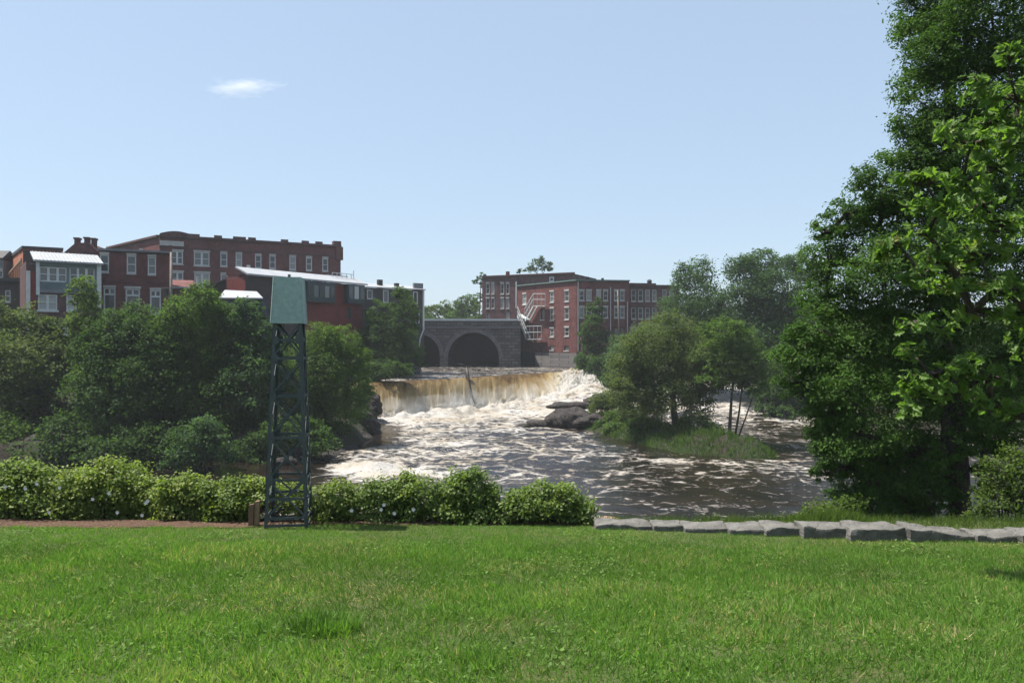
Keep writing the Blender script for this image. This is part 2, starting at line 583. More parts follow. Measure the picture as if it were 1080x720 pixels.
mx_, my_ = np.meshgrid(np.linspace(-9.5, 1.5, 130), np.linspace(0, 1, 14))
front = 10.60 + 0.32 * sm(-4.2, -2.6, mx_) + 0.12 * (fbm(mx_ * 1.6, mx_ * 0, 8, 3) - 0.5) 
my_ = front + my_ * (12.0 - front)
mz_ = h(mx_, np.minimum(my_, 11.28)) + np.where(my_ > 11.28, h(mx_, my_) - h(mx_, np.full_like(mx_, 11.28)), 0) + 0.012 + 0.03 * fbm(mx_ * 6, my_ * 6, 4, 3)
mz_[0] -= 0.02
mul = link('mulch_bed', grid_mesh('mulch_bed', mx_, my_, mz_), mulch_material())
props(mul, 'strip of brown bark mulch under the rose bushes', None, None, 'structure')


# ------------------------------------------------------------------ water
def flowing_water(name, foam_scale=1.0, fast=True):
    n = NT(name)
    co = n.coord()
    D = n.attr('foam')
    warp = n.noise(0.35, 3, 0.6, co)
    mp = n.mapping(co, (0.62, 0.95, 1.0), (0, 0, 0.3))
    a = n.noise(0.55 * foam_scale, 9, 0.68, mp, 1.1)
    b = n.noise(2.6 * foam_scale, 6, 0.65, mp, 0.8)
    # webby lines: thin ridges of a noise
    w = n.noise(0.9 * foam_scale, 7, 0.62, n.mapping(co, (0.6, 1.0, 1.0), (0, 0, 0.35)), 1.6)
    ridge = n.math('SUBTRACT', 1.0, n.math('MULTIPLY', n.math('ABSOLUTE', n.math('SUBTRACT', w, 0.5)), 9.0))
    ridge = n.math('MAXIMUM', ridge, 0.0)
    wv = n.n('ShaderNodeVectorMath', operation='ADD')
    wn_ = n.n('ShaderNodeTexNoise'); wn_.inputs['Scale'].default_value = 0.8; wn_.inputs['Detail'].default_value = 5; n.l(co, wn_.inputs['Vector'])
    wsc = n.n('ShaderNodeVectorMath', operation='SCALE'); n.l(wn_.outputs['Color'], wsc.inputs[0]); wsc.inputs['Scale'].default_value = 2.6
    n.l(n.mapping(co, (0.75, 1.0, 1.0)), wv.inputs[0]); n.l(wsc.outputs[0], wv.inputs[1])
    web = None
    for sc_, k_ in ((0.42, 8.0), (1.15, 5.0)):
        vo = n.n('ShaderNodeTexVoronoi', feature='DISTANCE_TO_EDGE'); vo.inputs['Scale'].default_value = sc_ * foam_scale
        n.l(wv.outputs[0], vo.inputs['Vector'])
        e = n.math('MAXIMUM', n.math('SUBTRACT', 1.0, n.math('MULTIPLY', vo.outputs['Distance'], k_)), 0.0)
        web = e if web is None else n.math('ADD', web, n.math('MULTIPLY', e, 0.5))
    blend = n.math('ADD', n.math('MULTIPLY', a, 0.62), n.math('MULTIPLY', b, 0.38))
    blend = n.math('ADD', blend, n.math('ADD', n.math('MULTIPLY', ridge, 0.05), n.math('MULTIPLY', n.math('SUBTRACT', web, 0.32), 0.15)))
    th = n.math('SUBTRACT', 0.775, n.math('MULTIPLY', D, 0.43))
    f = n.n('ShaderNodeMapRange', interpolation_type='SMOOTHSTEP')
    n.l(n.math('SUBTRACT', blend, th), f.inputs[0])
    f.inputs[1].default_value = -0.075; f.inputs[2].default_value = 0.15
    foam = f.outputs[0]
    tint = n.noise(0.22, 4, 0.6, co)
    fcol = n.mix(n.ramp(tint, [(0.4, 0.0), (0.66, 1.0)]), (0.37, 0.365, 0.355), (0.30, 0.26, 0.20))
    grain = n.noise(5.5 * foam_scale, 5, 0.75, mp, 1.0)
    fcol = n.mix(n.ramp(grain, [(0.42, 0.55), (0.6, 0.0)]), fcol, (0.19, 0.15, 0.11))
    fcol = n.mix(n.math('MULTIPLY', n.math('SUBTRACT', 1.0, foam), 0.85), fcol, (0.10, 0.073, 0.052))
    wcol = n.mix(n.ramp(warp, [(0.35, 0.0), (0.65, 1.0)]), (0.006, 0.0045, 0.004), (0.015, 0.010, 0.007))
    p = n.pbr(n.mix(foam, wcol, fcol), n.ramp(foam, [(0.0, 0.12), (0.7, 0.75)]), None, 0, 0.5)
    rip = n.noise(2.2, 6, 0.65, n.mapping(co, (1.0, 0.7, 1.0)), 0.6)
    rip2 = n.noise(9, 4, 0.6, co)
    hh = n.mix(0.35, rip, rip2)
    bp = n.bump(n.mix(0.3, hh, n.mix(foam, (0, 0, 0), (1, 1, 1))), 0.9, 0.22)
    n.l(n.math('ADD', 0.08, n.math('MULTIPLY', D, 1.2)), bp.node.inputs['Strength'])
    n.l(bp, p.inputs['Normal'])
    return n.m


wx, wy = np.meshgrid(np.arange(-95, 95, 0.24), np.arange(25, 119, 0.32))
wz = water_z(wx, wy)
df = foot_y(wx) - wy
D = np.interp(df, [-1, 0, 5, 12, 22, 36, 55, 80], [1.0, 0.92, 0.82, 0.69, 0.55, 0.42, 0.34, 0.27])
D = D + 0.10 - 0.11 * sm(2, 16, wx) * sm(98, 84, wy) + 0.20 * (fbm(wx * 0.055 + wy * 0.03, wy * 0.10, 31, 3) - 0.5) * 2
D = D + 0.65 * np.exp(-(((wx + 9.6) / 4.6) ** 2 + ((wy - 57.5 + 0.35 * (wx + 9.6)) / 2.3) ** 2) ** 1.5)
D = D + 0.25 * sm(20, 26, wx) * sm(82, 92, wy)
D = D - 0.75 * sm(3.0, 0.0, wx - shore_left(wy) - 1.0) * sm(89, 84, wy)
D = D - 0.7 * sm(-12.5, -17, wx) * sm(66, 60, wy)
isd = island_h(wx, wy)
D = D - 0.25 * sm(-1.2, -0.4, isd) * sm(96, 80, wy)
D = D + 0.35 * np.exp(-((wx - 14 - 0.8 * (62 - wy)) / 9) ** 2 - ((wy - 61.5) / 0.8) ** 2) + 0.28 * np.exp(-((wx - 6) / 9) ** 2 - ((wy - 79 + 0.2 * wx) / 1.0) ** 2)
turb = np.clip(D, 0.12, 1.1)
rid = 1 - np.abs(fbm(wx * 0.42, wy * 0.34, 41, 4) - 0.5) * 4
wz = wz + turb ** 1.5 * (0.58 * (fbm(wx * 0.38, wy * 0.33, 21, 5, 0.55) - 0.5) * 2 + 0.22 * rid)
boil = np.exp(-((df - 1.5) / 2.2) ** 2) * sm(-23, -17, wx) * sm(15, 12, wx)
wz = wz + boil * (0.0 + 0.9 * fbm(wx * 1.6, wy * 1.6, 51, 5, 0.65))
low = link('river_water', grid_mesh('river_water', wx, wy, wz, {'foam': np.clip(D, 0, 1.15)}), flowing_water('tea_brown_river_water'))
props(low, 'turbulent tea brown river water streaked with white foam below the falls', None, None, 'structure')

# upper river between the bridge and the crest
tt, uu = np.meshgrid(np.linspace(0, 1, 160) ** 1.6, np.linspace(-24, 14, 190), indexing='ij')
ux = uu + (tt ** 1.2) * 2.0
uy = crest_y(uu) + tt * 110.0 - 0.05
ud = 0.24 + 0.33 * sm(0.25, 0.0, tt) * 0 + 0.22 * (fbm(ux * 0.12, uy * 0.05, 61, 3) - 0.3)
uz = -3.4 + 0.14 * (fbm(ux * 0.7, uy * 0.5, 62, 4) - 0.5) * sm(0.0, 0.03, tt) + 0.35 * tt
up = link('upper_river_water', grid_mesh('upper_river_water', ux, uy, uz, {'foam': ud + 0.18}), flowing_water('upper_river_water', 1.3))
props(up, 'dark rippled river flowing under the arches to the crest of the falls', None, None, 'structure')


# waterfall curtain
def fall_material():
    n = NT('falling_tea_water')
    fu = n.attr('fu'); fv = n.attr('fv'); wh = n.attr('white')
    c = n.n('ShaderNodeCombineXYZ')
    n.l(n.math('MULTIPLY', fu, 1.0), c.inputs[0]); n.l(n.math('MULTIPLY', fv, 1.6), c.inputs[1])
    st = n.noise(1.5, 7, 0.68, c.outputs[0], 0.25)
    c2 = n.n('ShaderNodeCombineXYZ')
    n.l(n.math('MULTIPLY', fu, 0.22), c2.inputs[0]); n.l(n.math('MULTIPLY', fv, 0.8), c2.inputs[1])
    big = n.noise(1.0, 4, 0.6, c2.outputs[0])
    c3 = n.n('ShaderNodeCombineXYZ')
    n.l(n.math('MULTIPLY', fu, 3.0), c3.inputs[0]); n.l(n.math('MULTIPLY', fv, 7.0), c3.inputs[1])
    fine = n.noise(1.6, 6, 0.7, c3.outputs[0], 0.6)
    v = n.math('ADD', n.math('MULTIPLY', fv, 0.78), n.math('MULTIPLY', n.math('SUBTRACT', st, 0.5), 1.25))
    v = n.math('ADD', v, n.math('MULTIPLY', n.math('SUBTRACT', big, 0.5), 1.0))
    v = n.math('ADD', v, n.math('MULTIPLY', n.math('SUBTRACT', fine, 0.5), 0.4))
    v = n.math('ADD', v, wh)
    col = n.ramp(v, [(0.0, (0.17, 0.10, 0.034)), (0.18, (0.35, 0.225, 0.08)), (0.46, (0.50, 0.365, 0.17)), (0.76, (0.60, 0.51, 0.36)), (1.0, (0.66, 0.63, 0.58))])
    d = n.n('ShaderNodeBsdfPrincipled')
    n.l(col, d.inputs['Base Color'])
    d.inputs['Roughness'].default_value = 0.45
    n.l(n.bump(n.mix(0.5, st, fine), 0.8, 0.25), d.inputs['Normal'])
    tr = n.n('ShaderNodeBsdfTranslucent'); n.l(col, tr.inputs[0])
    mx = n.n('ShaderNodeMixShader'); mx.inputs[0].default_value = 0.62
    n.l(d.outputs[0], mx.inputs[1]); n.l(tr.outputs[0], mx.inputs[2])
    n.l(mx.outputs[0], n.out.inputs[0])
    return n.m


fu = np.linspace(0, 1, 620); fv = np.linspace(0, 1, 90)
cx = np.interp(fu, [0, 1], [-24, 12.2]); cy = crest_y(cx); cz = np.full_like(cx, -3.4)
fx = np.interp(cx, [-24, -17.7, -12.2, -5.3, 0.7, 5.3, 12.2], [-23.5, -16.6, -11.4, -5.0, 1.4, 7.2, 14.2]); fy = foot_y(fx) - 0.4; fz = foot_z(fx) - 0.45
V, U = np.meshgrid(fv, fu, indexing='ij')
casc = sm(0.78, 0.9, fu)[None, :]
hor = V * (1 - casc) + (0.25 * V + 0.75 * V ** 0.8) * casc
drop = (V ** 1.7) * (1 - casc) + (0.55 * V + 0.45 * V ** 1.5) * casc
FX = cx + (fx - cx) * hor; FY = cy + (fy - cy) * hor; FZ = cz + (fz - cz) * drop
ulen = U * 46.0
ribs = (fbm(ulen * 1.1, V * 1.0, 71, 4) - 0.5) * 0.7 + (fbm(ulen * 0.25, V * 0.6, 72, 2) - 0.5) * 1.0
ribs = ribs * sm(0.0, 0.35, V)
lump = (fbm(ulen * 0.8, V * 8, 73, 6, 0.68) - 0.40) * 2.6 * casc * sm(0.0, 0.12, V) + 0.9 * casc * np.sin(np.pi * np.clip(V * 1.1, 0, 1))
spray = (fbm(ulen * 1.4, V * 10, 74, 4, 0.6) - 0.45) * 1.5 * sm(0.72, 1.0, V) * (1 - casc)
FY = FY - ribs * 0.9 - lump * 0.5 - spray * 0.6
FZ = FZ + lump * 0.75 + spray * 0.7
white = 0.75 * casc + 0.30 * sm(0.5, 1.0, V) - 0.1 * sm(0.12, 0.0, V)
white = white + 0.30 * np.exp(-((U - 0.46) / 0.05) ** 2) - 0.10 * np.exp(-((U - 0.68) / 0.09) ** 2)
wf = link('waterfall', grid_mesh('waterfall', FX, FY, FZ, {'fu': ulen, 'fv': V, 'white': np.broadcast_to(white, V.shape)}), fall_material())
props(wf, 'wide amber brown waterfall breaking into white foam across the river', 'waterfall')


# ------------------------------------------------------------------ facades
class Facade:
    """a wall plane from A to B seen from the camera, with window openings read off by sight lines"""
    def __init__(s, apx, aY, bpx, bY):
        s.A = np.array(((apx - 540) / F * aY, aY)); s.B = np.array(((bpx - 540) / F * bY, bY))
        s._fin()

    def _fin(s):
        s.len = float(np.hypot(*(s.B - s.A)))
        s.d = (s.B - s.A) / s.len
        s.n = np.array((-s.d[1], s.d[0]))
        s.op = []

    def hit(s, px, py, off=0.0):
        """point of the plane (moved off metres out towards the viewer) along a sight line -> u, z"""
        k = (px - 540) / F
        a = s.A - s.n * off
        # a + d*u = (k*Y, Y)
        det = s.d[0] * -1 + s.d[1] * k
        Y = (a[1] * s.d[0] - a[0] * s.d[1]) / (s.d[0] - k * s.d[1])
        u = (Y - a[1]) / s.d[1] if abs(s.d[1]) > abs(s.d[0]) else (k * Y - a[0]) / s.d[0]
        return float(u), float(EYE + (360 - py) / F * Y)

    def pt(s, u, z, w=0.0):
        p = s.A + s.d * u + s.n * w
        return (float(p[0]), float(p[1]), float(z))

    def rect(s, x0, y0, x1, y1):
        u0, za = s.hit(x0, y0); u1, zb = s.hit(x1, y0)
        _, zc = s.hit((x0 + x1) / 2, y1); _, zt = s.hit((x0 + x1) / 2, y0)
        return u0, u1, zc, zt

    def wall(s, mb, z0, z1, reveal=0.22, u0=0.0, u1=None):
        u1 = s.len if u1 is None else u1
        us = sorted({u0, u1, *[round(v, 4) for o in s.op for v in o[:2]]}); us = [u for u in us if u0 <= u <= u1]
        zs = sorted({z0, z1, *[round(v, 4) for o in s.op for v in o[2:]]}); zs = [z for z in zs if z0 <= z <= z1]
        for a, b in zip(us[:-1], us[1:]):
            for c, e in zip(zs[:-1], zs[1:]):
                m = ((a + b) / 2, (c + e) / 2)
                if any(o[0] < m[0] < o[1] and o[2] < m[1] < o[3] for o in s.op): continue
                mb.add([s.pt(a, c), s.pt(b, c), s.pt(b, e), s.pt(a, e)], [(0, 1, 2, 3)])
        for o in s.op:
            a, b, c, e = o
            q = [s.pt(a, c), s.pt(b, c), s.pt(b, e), s.pt(a, e), s.pt(a, c, reveal), s.pt(b, c, reveal), s.pt(b, e, reveal), s.pt(a, e, reveal)]
            mb.add(q, [(0, 4, 5, 1), (1, 5, 6, 2), (2, 6, 7, 3), (3, 7, 4, 0)])


def window(root, fa, r, mull=0, rail=True, frame_mat='white', lintel='pale_stone', sill='pale_stone', ft=0.10, name='window'):
    fa.op.append(tuple(round(v, 4) for v in r))
    u0, u1, z0, z1 = r
    off = root.location
    dep0, dep1 = 0.06, 0.17
    mb = MB()
    ob = lambda a, b, c, e, w0=dep0, w1=dep1: mb.obox(fa.A, fa.d, fa.n, a, b, w0, w1, c, e)
    ob(u0 + 0.003, u0 + ft, z0 + 0.003, z1 - 0.003); ob(u1 - ft, u1 - 0.003, z0 + 0.003, z1 - 0.003)
    ob(u0 + ft, u1 - ft, z1 - ft, z1 - 0.003); ob(u0 + ft, u1 - ft, z0 + 0.003, z0 + ft)
    lo = 0.12 if u1 - u0 > 1.3 else 0.03
    k = mull + 1
    for i in range(1, k):
        c = u0 + (u1 - u0) * i / k
        ob(c - ft * 0.9, c + ft * 0.9, z0 + ft, z1 - ft)
    if rail:
        zc = (z0 + z1) / 2
        for i in range(k):
            a = u0 + (u1 - u0) * i / k + ft; b = u0 + (u1 - u0) * (i + 1) / k - ft
            ob(a + 0.001, b - 0.001, zc - 0.045, zc + 0.045, dep0 + 0.02, dep1)
    f = mb.build(name, M[frame_mat], root, off)
    MB().obox(fa.A, fa.d, fa.n, u0 + 0.02, u1 - 0.02, dep1 + 0.01, dep1 + 0.03, z0 + 0.02, z1 - 0.02).build('pane', M['glass'], f, off)
    if lintel:
        MB().obox(fa.A, fa.d, fa.n, u0 - lo, u1 + lo, -0.06, 0.05, z1 + 0.004, z1 + 0.28).build('lintel', M[lintel], f, off)
    if sill:
        MB().obox(fa.A, fa.d, fa.n, u0 - lo, u1 + lo, -0.10, 0.05, z0 - 0.18, z0 - 0.004).build('sill', M[sill], f, off)
    return f


def body(root, fas, z0, z1, depth, mat, roof_mat='tar_roof', roof_drop=0.25, extra=None, back=None):
    """walls of a block: its seen facades (left to right) with openings, closed by plain back walls and a flat roof"""
    mb = MB()
    for f in fas:
        f.wall(mb, z0, z1)
    A = fas[0]; B = fas[-1]
    pts = [A.pt(0, 0)] + [f.pt(f.len, 0) for f in fas]
    bk = back or [B.pt(B.len, 0, depth), A.pt(0, 0, depth)]
    ring = pts[len(fas):] + bk + pts[:1]
    for p, q in zip(ring[:-1], ring[1:]):
        mb.add([(p[0], p[1], z0), (q[0], q[1], z0), (q[0], q[1], z1), (p[0], p[1], z1)], [(0, 1, 2, 3)])
    w = mb.build('wall', M[mat], root, root.location)
    poly = pts + bk
    r = MB().prism([(p[0], p[1], z1 - roof_drop) for p in poly], (0, 0, 0.12)).build('roof', M[roof_mat], root, root.location)
    # a light-tight core behind the panes
    return w, r


def strip(root, fa, z0, z1, mat, name, w0=-0.12, w1=0.3, u0=-0.08, u1=None):
    u1 = fa.len + 0.08 if u1 is None else u1
    return MB().obox(fa.A, fa.d, fa.n, u0, u1, w0, w1, z0, z1).build(name, M[mat], root, root.location)


def bld(name, label, cat, fa, z, group=None):
    return empty(name, fa.pt(fa.len / 2, z, 1.0), label, cat, group)


def zat(fa, px, py):
    return fa.hit(px, py)[1]


def fbox(root, fa, r, w0, w1, mat, name):
    return MB().obox(fa.A, fa.d, fa.n, r[0], r[1], w0, w1, r[2], r[3]).build(name, M[mat], root, root.location)


ZG = -4.0
# --- small grey house cut by the left edge
f = Facade(-46, 99, 3.6, 99); t = bld('grey_house', 'pale grey house cut off by the left edge of the view', 'house', f, 1.0)
zt = zat(f, 3, 264)
window(t, f, f.rect(-5, 285, 2.6, 293), 1, False)
window(t, f, f.rect(-22, 285, -14, 293), 1, False)
body(t, [f], 0.5, zt - 1.0, 2.4, 'grey_clap')
a = f.pt(-0.3, zt - 1.0, -0.3); b = f.pt(-0.3, zt - 1.0, 2.7); c = f.pt(-0.3, zt + 0.1, 1.2)
MB().prism([a, b, c], (f.len + 0.4, 0, 0)).build('gable_roof', M['tar_roof'], t, t.location)

# --- block with an orange brick end wall
fs = Facade(6.0, 107, 24.2, 92); ff = Facade(24.2, 92, 66, 94)
t = bld('brick_block', 'brick block behind the blue grey house with sunlit orange end wall', 'building', ff, 1.0)
zt = zat(ff, 24.2, 262.4)
body(t, [fs, ff], 0.0, zt, 8, 'brick_orange', back=[ff.pt(ff.len, 0, 9), (fs.A[0] + 6, fs.A[1] + 3, 0)])
fbox(t, ff, (0.02, ff.len, 0.5, zt - 0.1), -0.05, -0.006, 'dark_wall', 'dark_front')  # thin dark layer over the front face
strip(t, ff, zt, zt + 0.35, 'tar_roof', 'cornice'); strip(t, fs, zt, zt + 0.35, 'tar_roof', 'cornice', -0.12, 0.3)
rl = MB()
pl = []
for i in range(8):                                    # sloping stair rail against the end wall
    x = 8.6 + i * 2.0
    u, za = fs.hit(x, 289.5 - i * 2.3, 0.5); _, zb = fs.hit(x, 294.5, 0.5)
    rl.bar(fs.pt(u, zb, -0.5), fs.pt(u, za, -0.5), 0.12, 0.12); pl.append(fs.pt(u, za, -0.5))
rl.bar(pl[0], pl[-1], 0.16, 0.2)
rl.build('stair_rail', M['stake'], t, t.location)

# low dark roofed house in front of it
f = Facade(-14, 86, 29, 86.5); t = bld('low_house', 'low dark walled house with a nearly flat roof in front of the orange end wall', 'house', f, 1.0)
zt = zat(f, 14, 297)
window(t, f, f.rect(5, 306, 11, 318), 0, True, 'white', None)
body(t, [f], 0.0, zt, 5, 'dark_wall')
strip(t, f, zt, zt + 0.4, 'tar_roof', 'eave', -0.4, 5.2)

# --- blue grey house with sun porch
f = Facade(27.5, 78.5, 104.4, 82.5); t = bld('porch_house', 'blue grey house with pale metal roof and a row of white framed windows', 'house', f, 1.0)
zt = zat(f, 60, 277)
up_ = zat(f, 60, 305.5)
for r in ((41.2, 281.5, 70.5, 297.2), (73.2, 282, 100, 298.5)):
    window(t, f, f.rect(*r), 2, True, 'white', None, None, 0.13)
window(t, f, f.rect(40, 310.5, 60.5, 327), 1, True, 'white', None, 'white', 0.13)
window(t, f, f.rect(70, 311, 81, 327), 0, True, 'white', None, 'white', 0.13)
window(t, f, f.rect(49.5, 339.5, 72.5, 353), 1, True, 'white', None, 'white', 0.13)
body(t, [f], -1.0, zt, 7, 'brick_brown', 'metal_roof', 0.3)
ub = f.hit(38.5, 300)[0]
# clapboard storey set on the brick wall, with the window bands left open
us = [(ub, f.hit(41.0, 290)[0]), (f.hit(70.7, 290)[0], f.hit(73.0, 290)[0]), (f.hit(100.2, 290)[0], f.len)]
cl = MB()
for a, b in us: cl.obox(f.A, f.d, f.n, a, b, -0.1, -0.004, up_, zt)
for (a, _), (b, _) in (((us[0][1], 0), (us[1][0], 0)), ((us[1][1], 0), (us[2][0], 0))):
    cl.obox(f.A, f.d, f.n, a, b, -0.1, -0.004, up_, zat(f, 60, 297.6)); cl.obox(f.A, f.d, f.n, a, b, -0.1, -0.004, zat(f, 60, 281.2), zt)
for k in range(14):
    z = up_ + (zat(f, 60, 297.6) - up_) * k / 8
    if z < zat(f, 60, 297.8): cl.obox(f.A, f.d, f.n, ub, f.len, -0.13, -0.101, z, z + 0.03)
cl.build('clapboard_storey', M['teal_clap'], t, t.location)
strip(t, f, up_ - 0.35, up_ - 0.003, 'grey_clap', 'skirt_board', -0.14, -0.004, ub)
for px in (27.9, 37.8, 102.0):
    u = f.hit(px, 300)[0]
    MB().obox(f.A, f.d, f.n, u, u + 0.42 if px > 90 else u + 0.32, -0.17, -0.006, -1.0 if px != 37.8 else up_ - 0.6, zt - 0.02 if px > 30 else zat(f, 28, 285.5)).build('corner_post', M['white'], t, t.location)
fbox(t, f, (f.hit(29.4, 300)[0], f.hit(37.6, 300)[0], zat(f, 33, 327), zat(f, 33, 286)), -0.07, -0.004, 'red_paint', 'red_panel')
u0 = f.hit(35.0, 278)[0]
rf = MB().prism([f.pt(u0, zt - 0.02, -0.55), f.pt(u0, zt + 0.16, -0.55), f.pt(u0, zt + 1.35, 3.2), f.pt(u0, zt + 1.2, 3.2)], tuple(np.append(f.d * (f.len - u0 + 0.35), 0)))
for k in range(18):
    u = u0 + 0.2 + k * (f.len - u0) / 18
    rf.bar(f.pt(u, zt + 0.19, -0.5), f.pt(u, zt + 1.37, 3.15), 0.05, 0.07)
rf.build('sloped_roof', M['metal_roof'], t, t.location)

# --- gabled house with chimneys behind
f = Facade(62, 100, 108, 101); t = bld('gabled_house', 'dark red gabled roof with three chimneys rising behind the pale metal roof', 'house', f, 2.0)
zt = zat(f, 85, 267)
body(t, [f], 1.0, zt, 9, 'brick_dark')
ap = zat(f, 88, 256)
u0, u1, um = f.hit(66, 266)[0], f.hit(106, 266)[0], f.hit(86, 256)[0]
MB().prism([f.pt(u0, zt - 0.1, 0), f.pt(u1, zt - 0.1, 0), f.pt(um + 0.9, ap, 0), f.pt(um - 0.7, ap, 0)], tuple(np.append(f.n * 9, 0))).build('gable_roof', M['brick_dark'], t, t.location)
for (a, b, top) in ((76.5, 81, 251.5), (87, 91.5, 251), (94.5, 98.5, 252)):
    ua, ub_ = f.hit(a, 255)[0], f.hit(b, 255)[0]
    ch = fbox(t, f, (ua, ub_, zt - 0.2, zat(f, a, top)), 0.6, 1.5, 'brick_dark', 'chimney')
    fbox(t, f, (ua - 0.1, ub_ + 0.1, zat(f, a, top) + 0.003, zat(f, a, top) + 0.22), 0.5, 1.6, 'brick_brown', 'chimney_cap').parent = ch

# --- red brick house
f = Facade(103.6, 86.5, 181, 89.5); t = bld('red_brick_house', 'red brick house beside the utility pole with tall white framed lower windows', 'house', f, 1.0)
zt = zat(f, 140, 265.6)
for r in ((105.3, 268.5, 115, 286.8), (133.6, 269.5, 143.6, 288), (155.8, 271, 164.6, 289.3)):
    window(t, f, f.rect(*r), 0, True, 'white', 'pale_stone', 'pale_stone', 0.13)
for r in ((109.2, 303.5, 122, 328.5), (132.4, 304.5, 147.6, 330), (158.2, 306, 169.8, 331)):
    w = window(t, f, f.rect(*r), 0, False, 'white', 'pale_stone', 'white', 0.15)
    u0, u1, z0, z1 = f.rect(*r)
    mb = MB(); zz = z1 - (z1 - z0) * 0.27
    mb.obox(f.A, f.d, f.n, u0 + 0.15, u1 - 0.15, 0.05, 0.168, zz - 0.1, zz + 0.1); mb.obox(f.A, f.d, f.n, (u0 + u1) / 2 - 0.08, (u0 + u1) / 2 + 0.08, 0.05, 0.168, zz + 0.101, z1 - 0.16)
    mb.build('transom', M['white'], w, t.location)
body(t, [f], -1.0, zt, 9, 'brick_red')
strip(t, f, zt, zt + 0.22, 'grey_clap', 'cornice', -0.35, 0.3)
strip(t, f, zat(f, 140, 298.5), zat(f, 140, 296.5), 'brick_dark', 'string_course', -0.08, -0.003)
fbox(t, f, (f.hit(145.8, 262)[0], f.hit(149.6, 262)[0], zt - 0.2, zat(f, 147, 260)), 2.0, 2.6, 'pale_stone', 'roof_vent')
u = f.hit(178.0, 280)[0]
fbox(t, f, (u, u + 0.35, zt - 0.3, zat(f, 179, 258.5)), 0.1, 0.8, 'brick_red', 'parapet_pier')

# --- utility pole beside it
bx_, by_ = P(180.3, 300, 84)[:2]
t = empty('utility_pole', (bx_, by_, hz(bx_, by_)), 'weathered grey utility pole with a transformer beside the red brick house', 'utility pole')
zt = P(0, 266, 84)[2] - t.location.z
MB().tube([(0, 0, -0.3), (0, 0, zt * 0.5), (0.03, 0, zt)], [0.2, 0.17, 0.14], 8).build('post', M['pole_wood'], t, None, True)
MB().box(-0.95, 0.95, -0.2, -0.08, zt - 4.0, zt - 3.85).build('cross_arm', M['pole_wood'], t)
MB().tube([(-0.42, -0.18, zt - 4.9), (-0.42, -0.18, zt - 4.0)], 0.22, 10).build('transformer', M['iron'], t)

# --- large red brick commercial block
fl = Facade(114, 137, 168.5, 121); f = Facade(168.5, 121, 359.3, 134.5)
t = bld('brick_commercial_block', 'large red brick commercial block with rows of white windows and curved corner pediment', 'building', f, 4.0)
zt = zat(f, 168.5, 249.5)
wl = [(180.6, 264.8, 193, 278.4, 1), (204.6, 265.8, 221, 280.2, 1), (232.4, 266.8, 239.8, 280.8, 0), (248.6, 267.4, 255.4, 280.6, 0), (269, 269, 275.8, 282.8, 0),
      (284.1, 269.5, 290.8, 283.3, 0), (305.1, 270.5, 312.2, 284.6, 0), (322.7, 271.6, 329.2, 285.2, 0), (340, 272.4, 346.2, 285.9, 0)]
for r in wl:
    w = window(t, f, f.rect(*r[:4]), r[4], True, 'white', 'pale_stone', 'pale_stone', 0.16)
    dy = 22.2
    window(t, f, f.rect(r[0] + 0.3, r[1] + dy, r[2] + 0.3, r[3] + dy), r[4], True, 'white', 'pale_stone', 'pale_stone', 0.16)
body(t, [fl, f], 0.0, zt, 14, 'brick_red', back=[f.pt(f.len, 0, 14), fl.pt(0, 0, 16)])
strip(t, f, zt - 1.75, zt - 1.45, 'brick_brown', 'string_course', -0.14, -0.003); strip(t, f, zt, zt + 0.32, 'brick_brown', 'cornice', -0.3, 0.4)
strip(t, fl, zt, zt + 0.32, 'brick_brown', 'cornice', -0.3, 0.4, -0.3, fl.len - 0.5)
for px in (187, 196.5, 226, 246, 262, 296.5, 318.5, 333):
    u = f.hit(px, 252)[0]
    fbox(t, f, (u, u + (2.0 if px == 246 or px == 196.5 else 1.2), zt + 0.323, zt + 0.75), 0.02, 0.42, 'brick_brown', 'parapet_pier')
u = f.hit(351.5, 257)[0]
fbox(t, f, (u, f.len + 0.05, zt + 0.323, zt + 1.0), -0.2, 0.9, 'brick_brown', 'parapet_pier')
fbox(t, f, (f.len - 0.9, f.len + 0.35, zt - 2.3, zt - 0.003), -0.32, -0.003, 'brick_red', 'cornice_bracket')
# curved pediment over the corner
u0, u1 = 0.0, f.hit(203, 250)[0]
arc = [f.pt(u0 + (u1 - u0) * k / 14, zt + 0.324 + 0.75 * math.sin(math.pi * (0.12 + 0.76 * k / 14)) - 0.1, -0.35) for k in range(15)]
MB().prism([f.pt(u0, zt + 0.324, -0.35)] + arc + [f.pt(u1, zt + 0.324, -0.35)], tuple(np.append(f.n * 0.8, 0))).build('pediment', M['brick_brown'], t, t.location)
fbox(t, f, f.rect(168.6, 254.2, 193.8, 259.3), -0.16, -0.003, 'pale_stone', 'sign_panel')

# --- brick addition with a pale eave
f = Facade(181.5, 97, 232, 100); t = bld('brick_lean_to', 'low brick addition with white eave below the big block, beside the utility pole', 'building', f, 2.0)
zt = zat(f, 200, 304)
window(t, f, f.rect(184.5, 315.5, 189.5, 324), 0, True, 'white', None); window(t, f, f.rect(196, 316, 201, 324.5), 0, True, 'white', None)
body(t, [f], 0.0, zt, 4, 'brick_dark')
strip(t, f, zt, zt + 0.16, 'white', 'eave', -0.3, 0.1)
u1 = f.hit(209, 300)[0]
MB().prism([f.pt(0, zt + 0.165, -0.2), f.pt(0, zt + 0.17, 3.8), f.pt(0, zt + 1.3, 3.8)], tuple(np.append(f.d * u1, 0))).build('sloped_roof', M['brick_red'], t, t.location)
fbox(t, f, (u1 - 0.1, u1 + 0.12, zt + 0.17, zat(f, 209, 291)), 0.4, 0.6, 'pale_stone', 'vent_pipe')

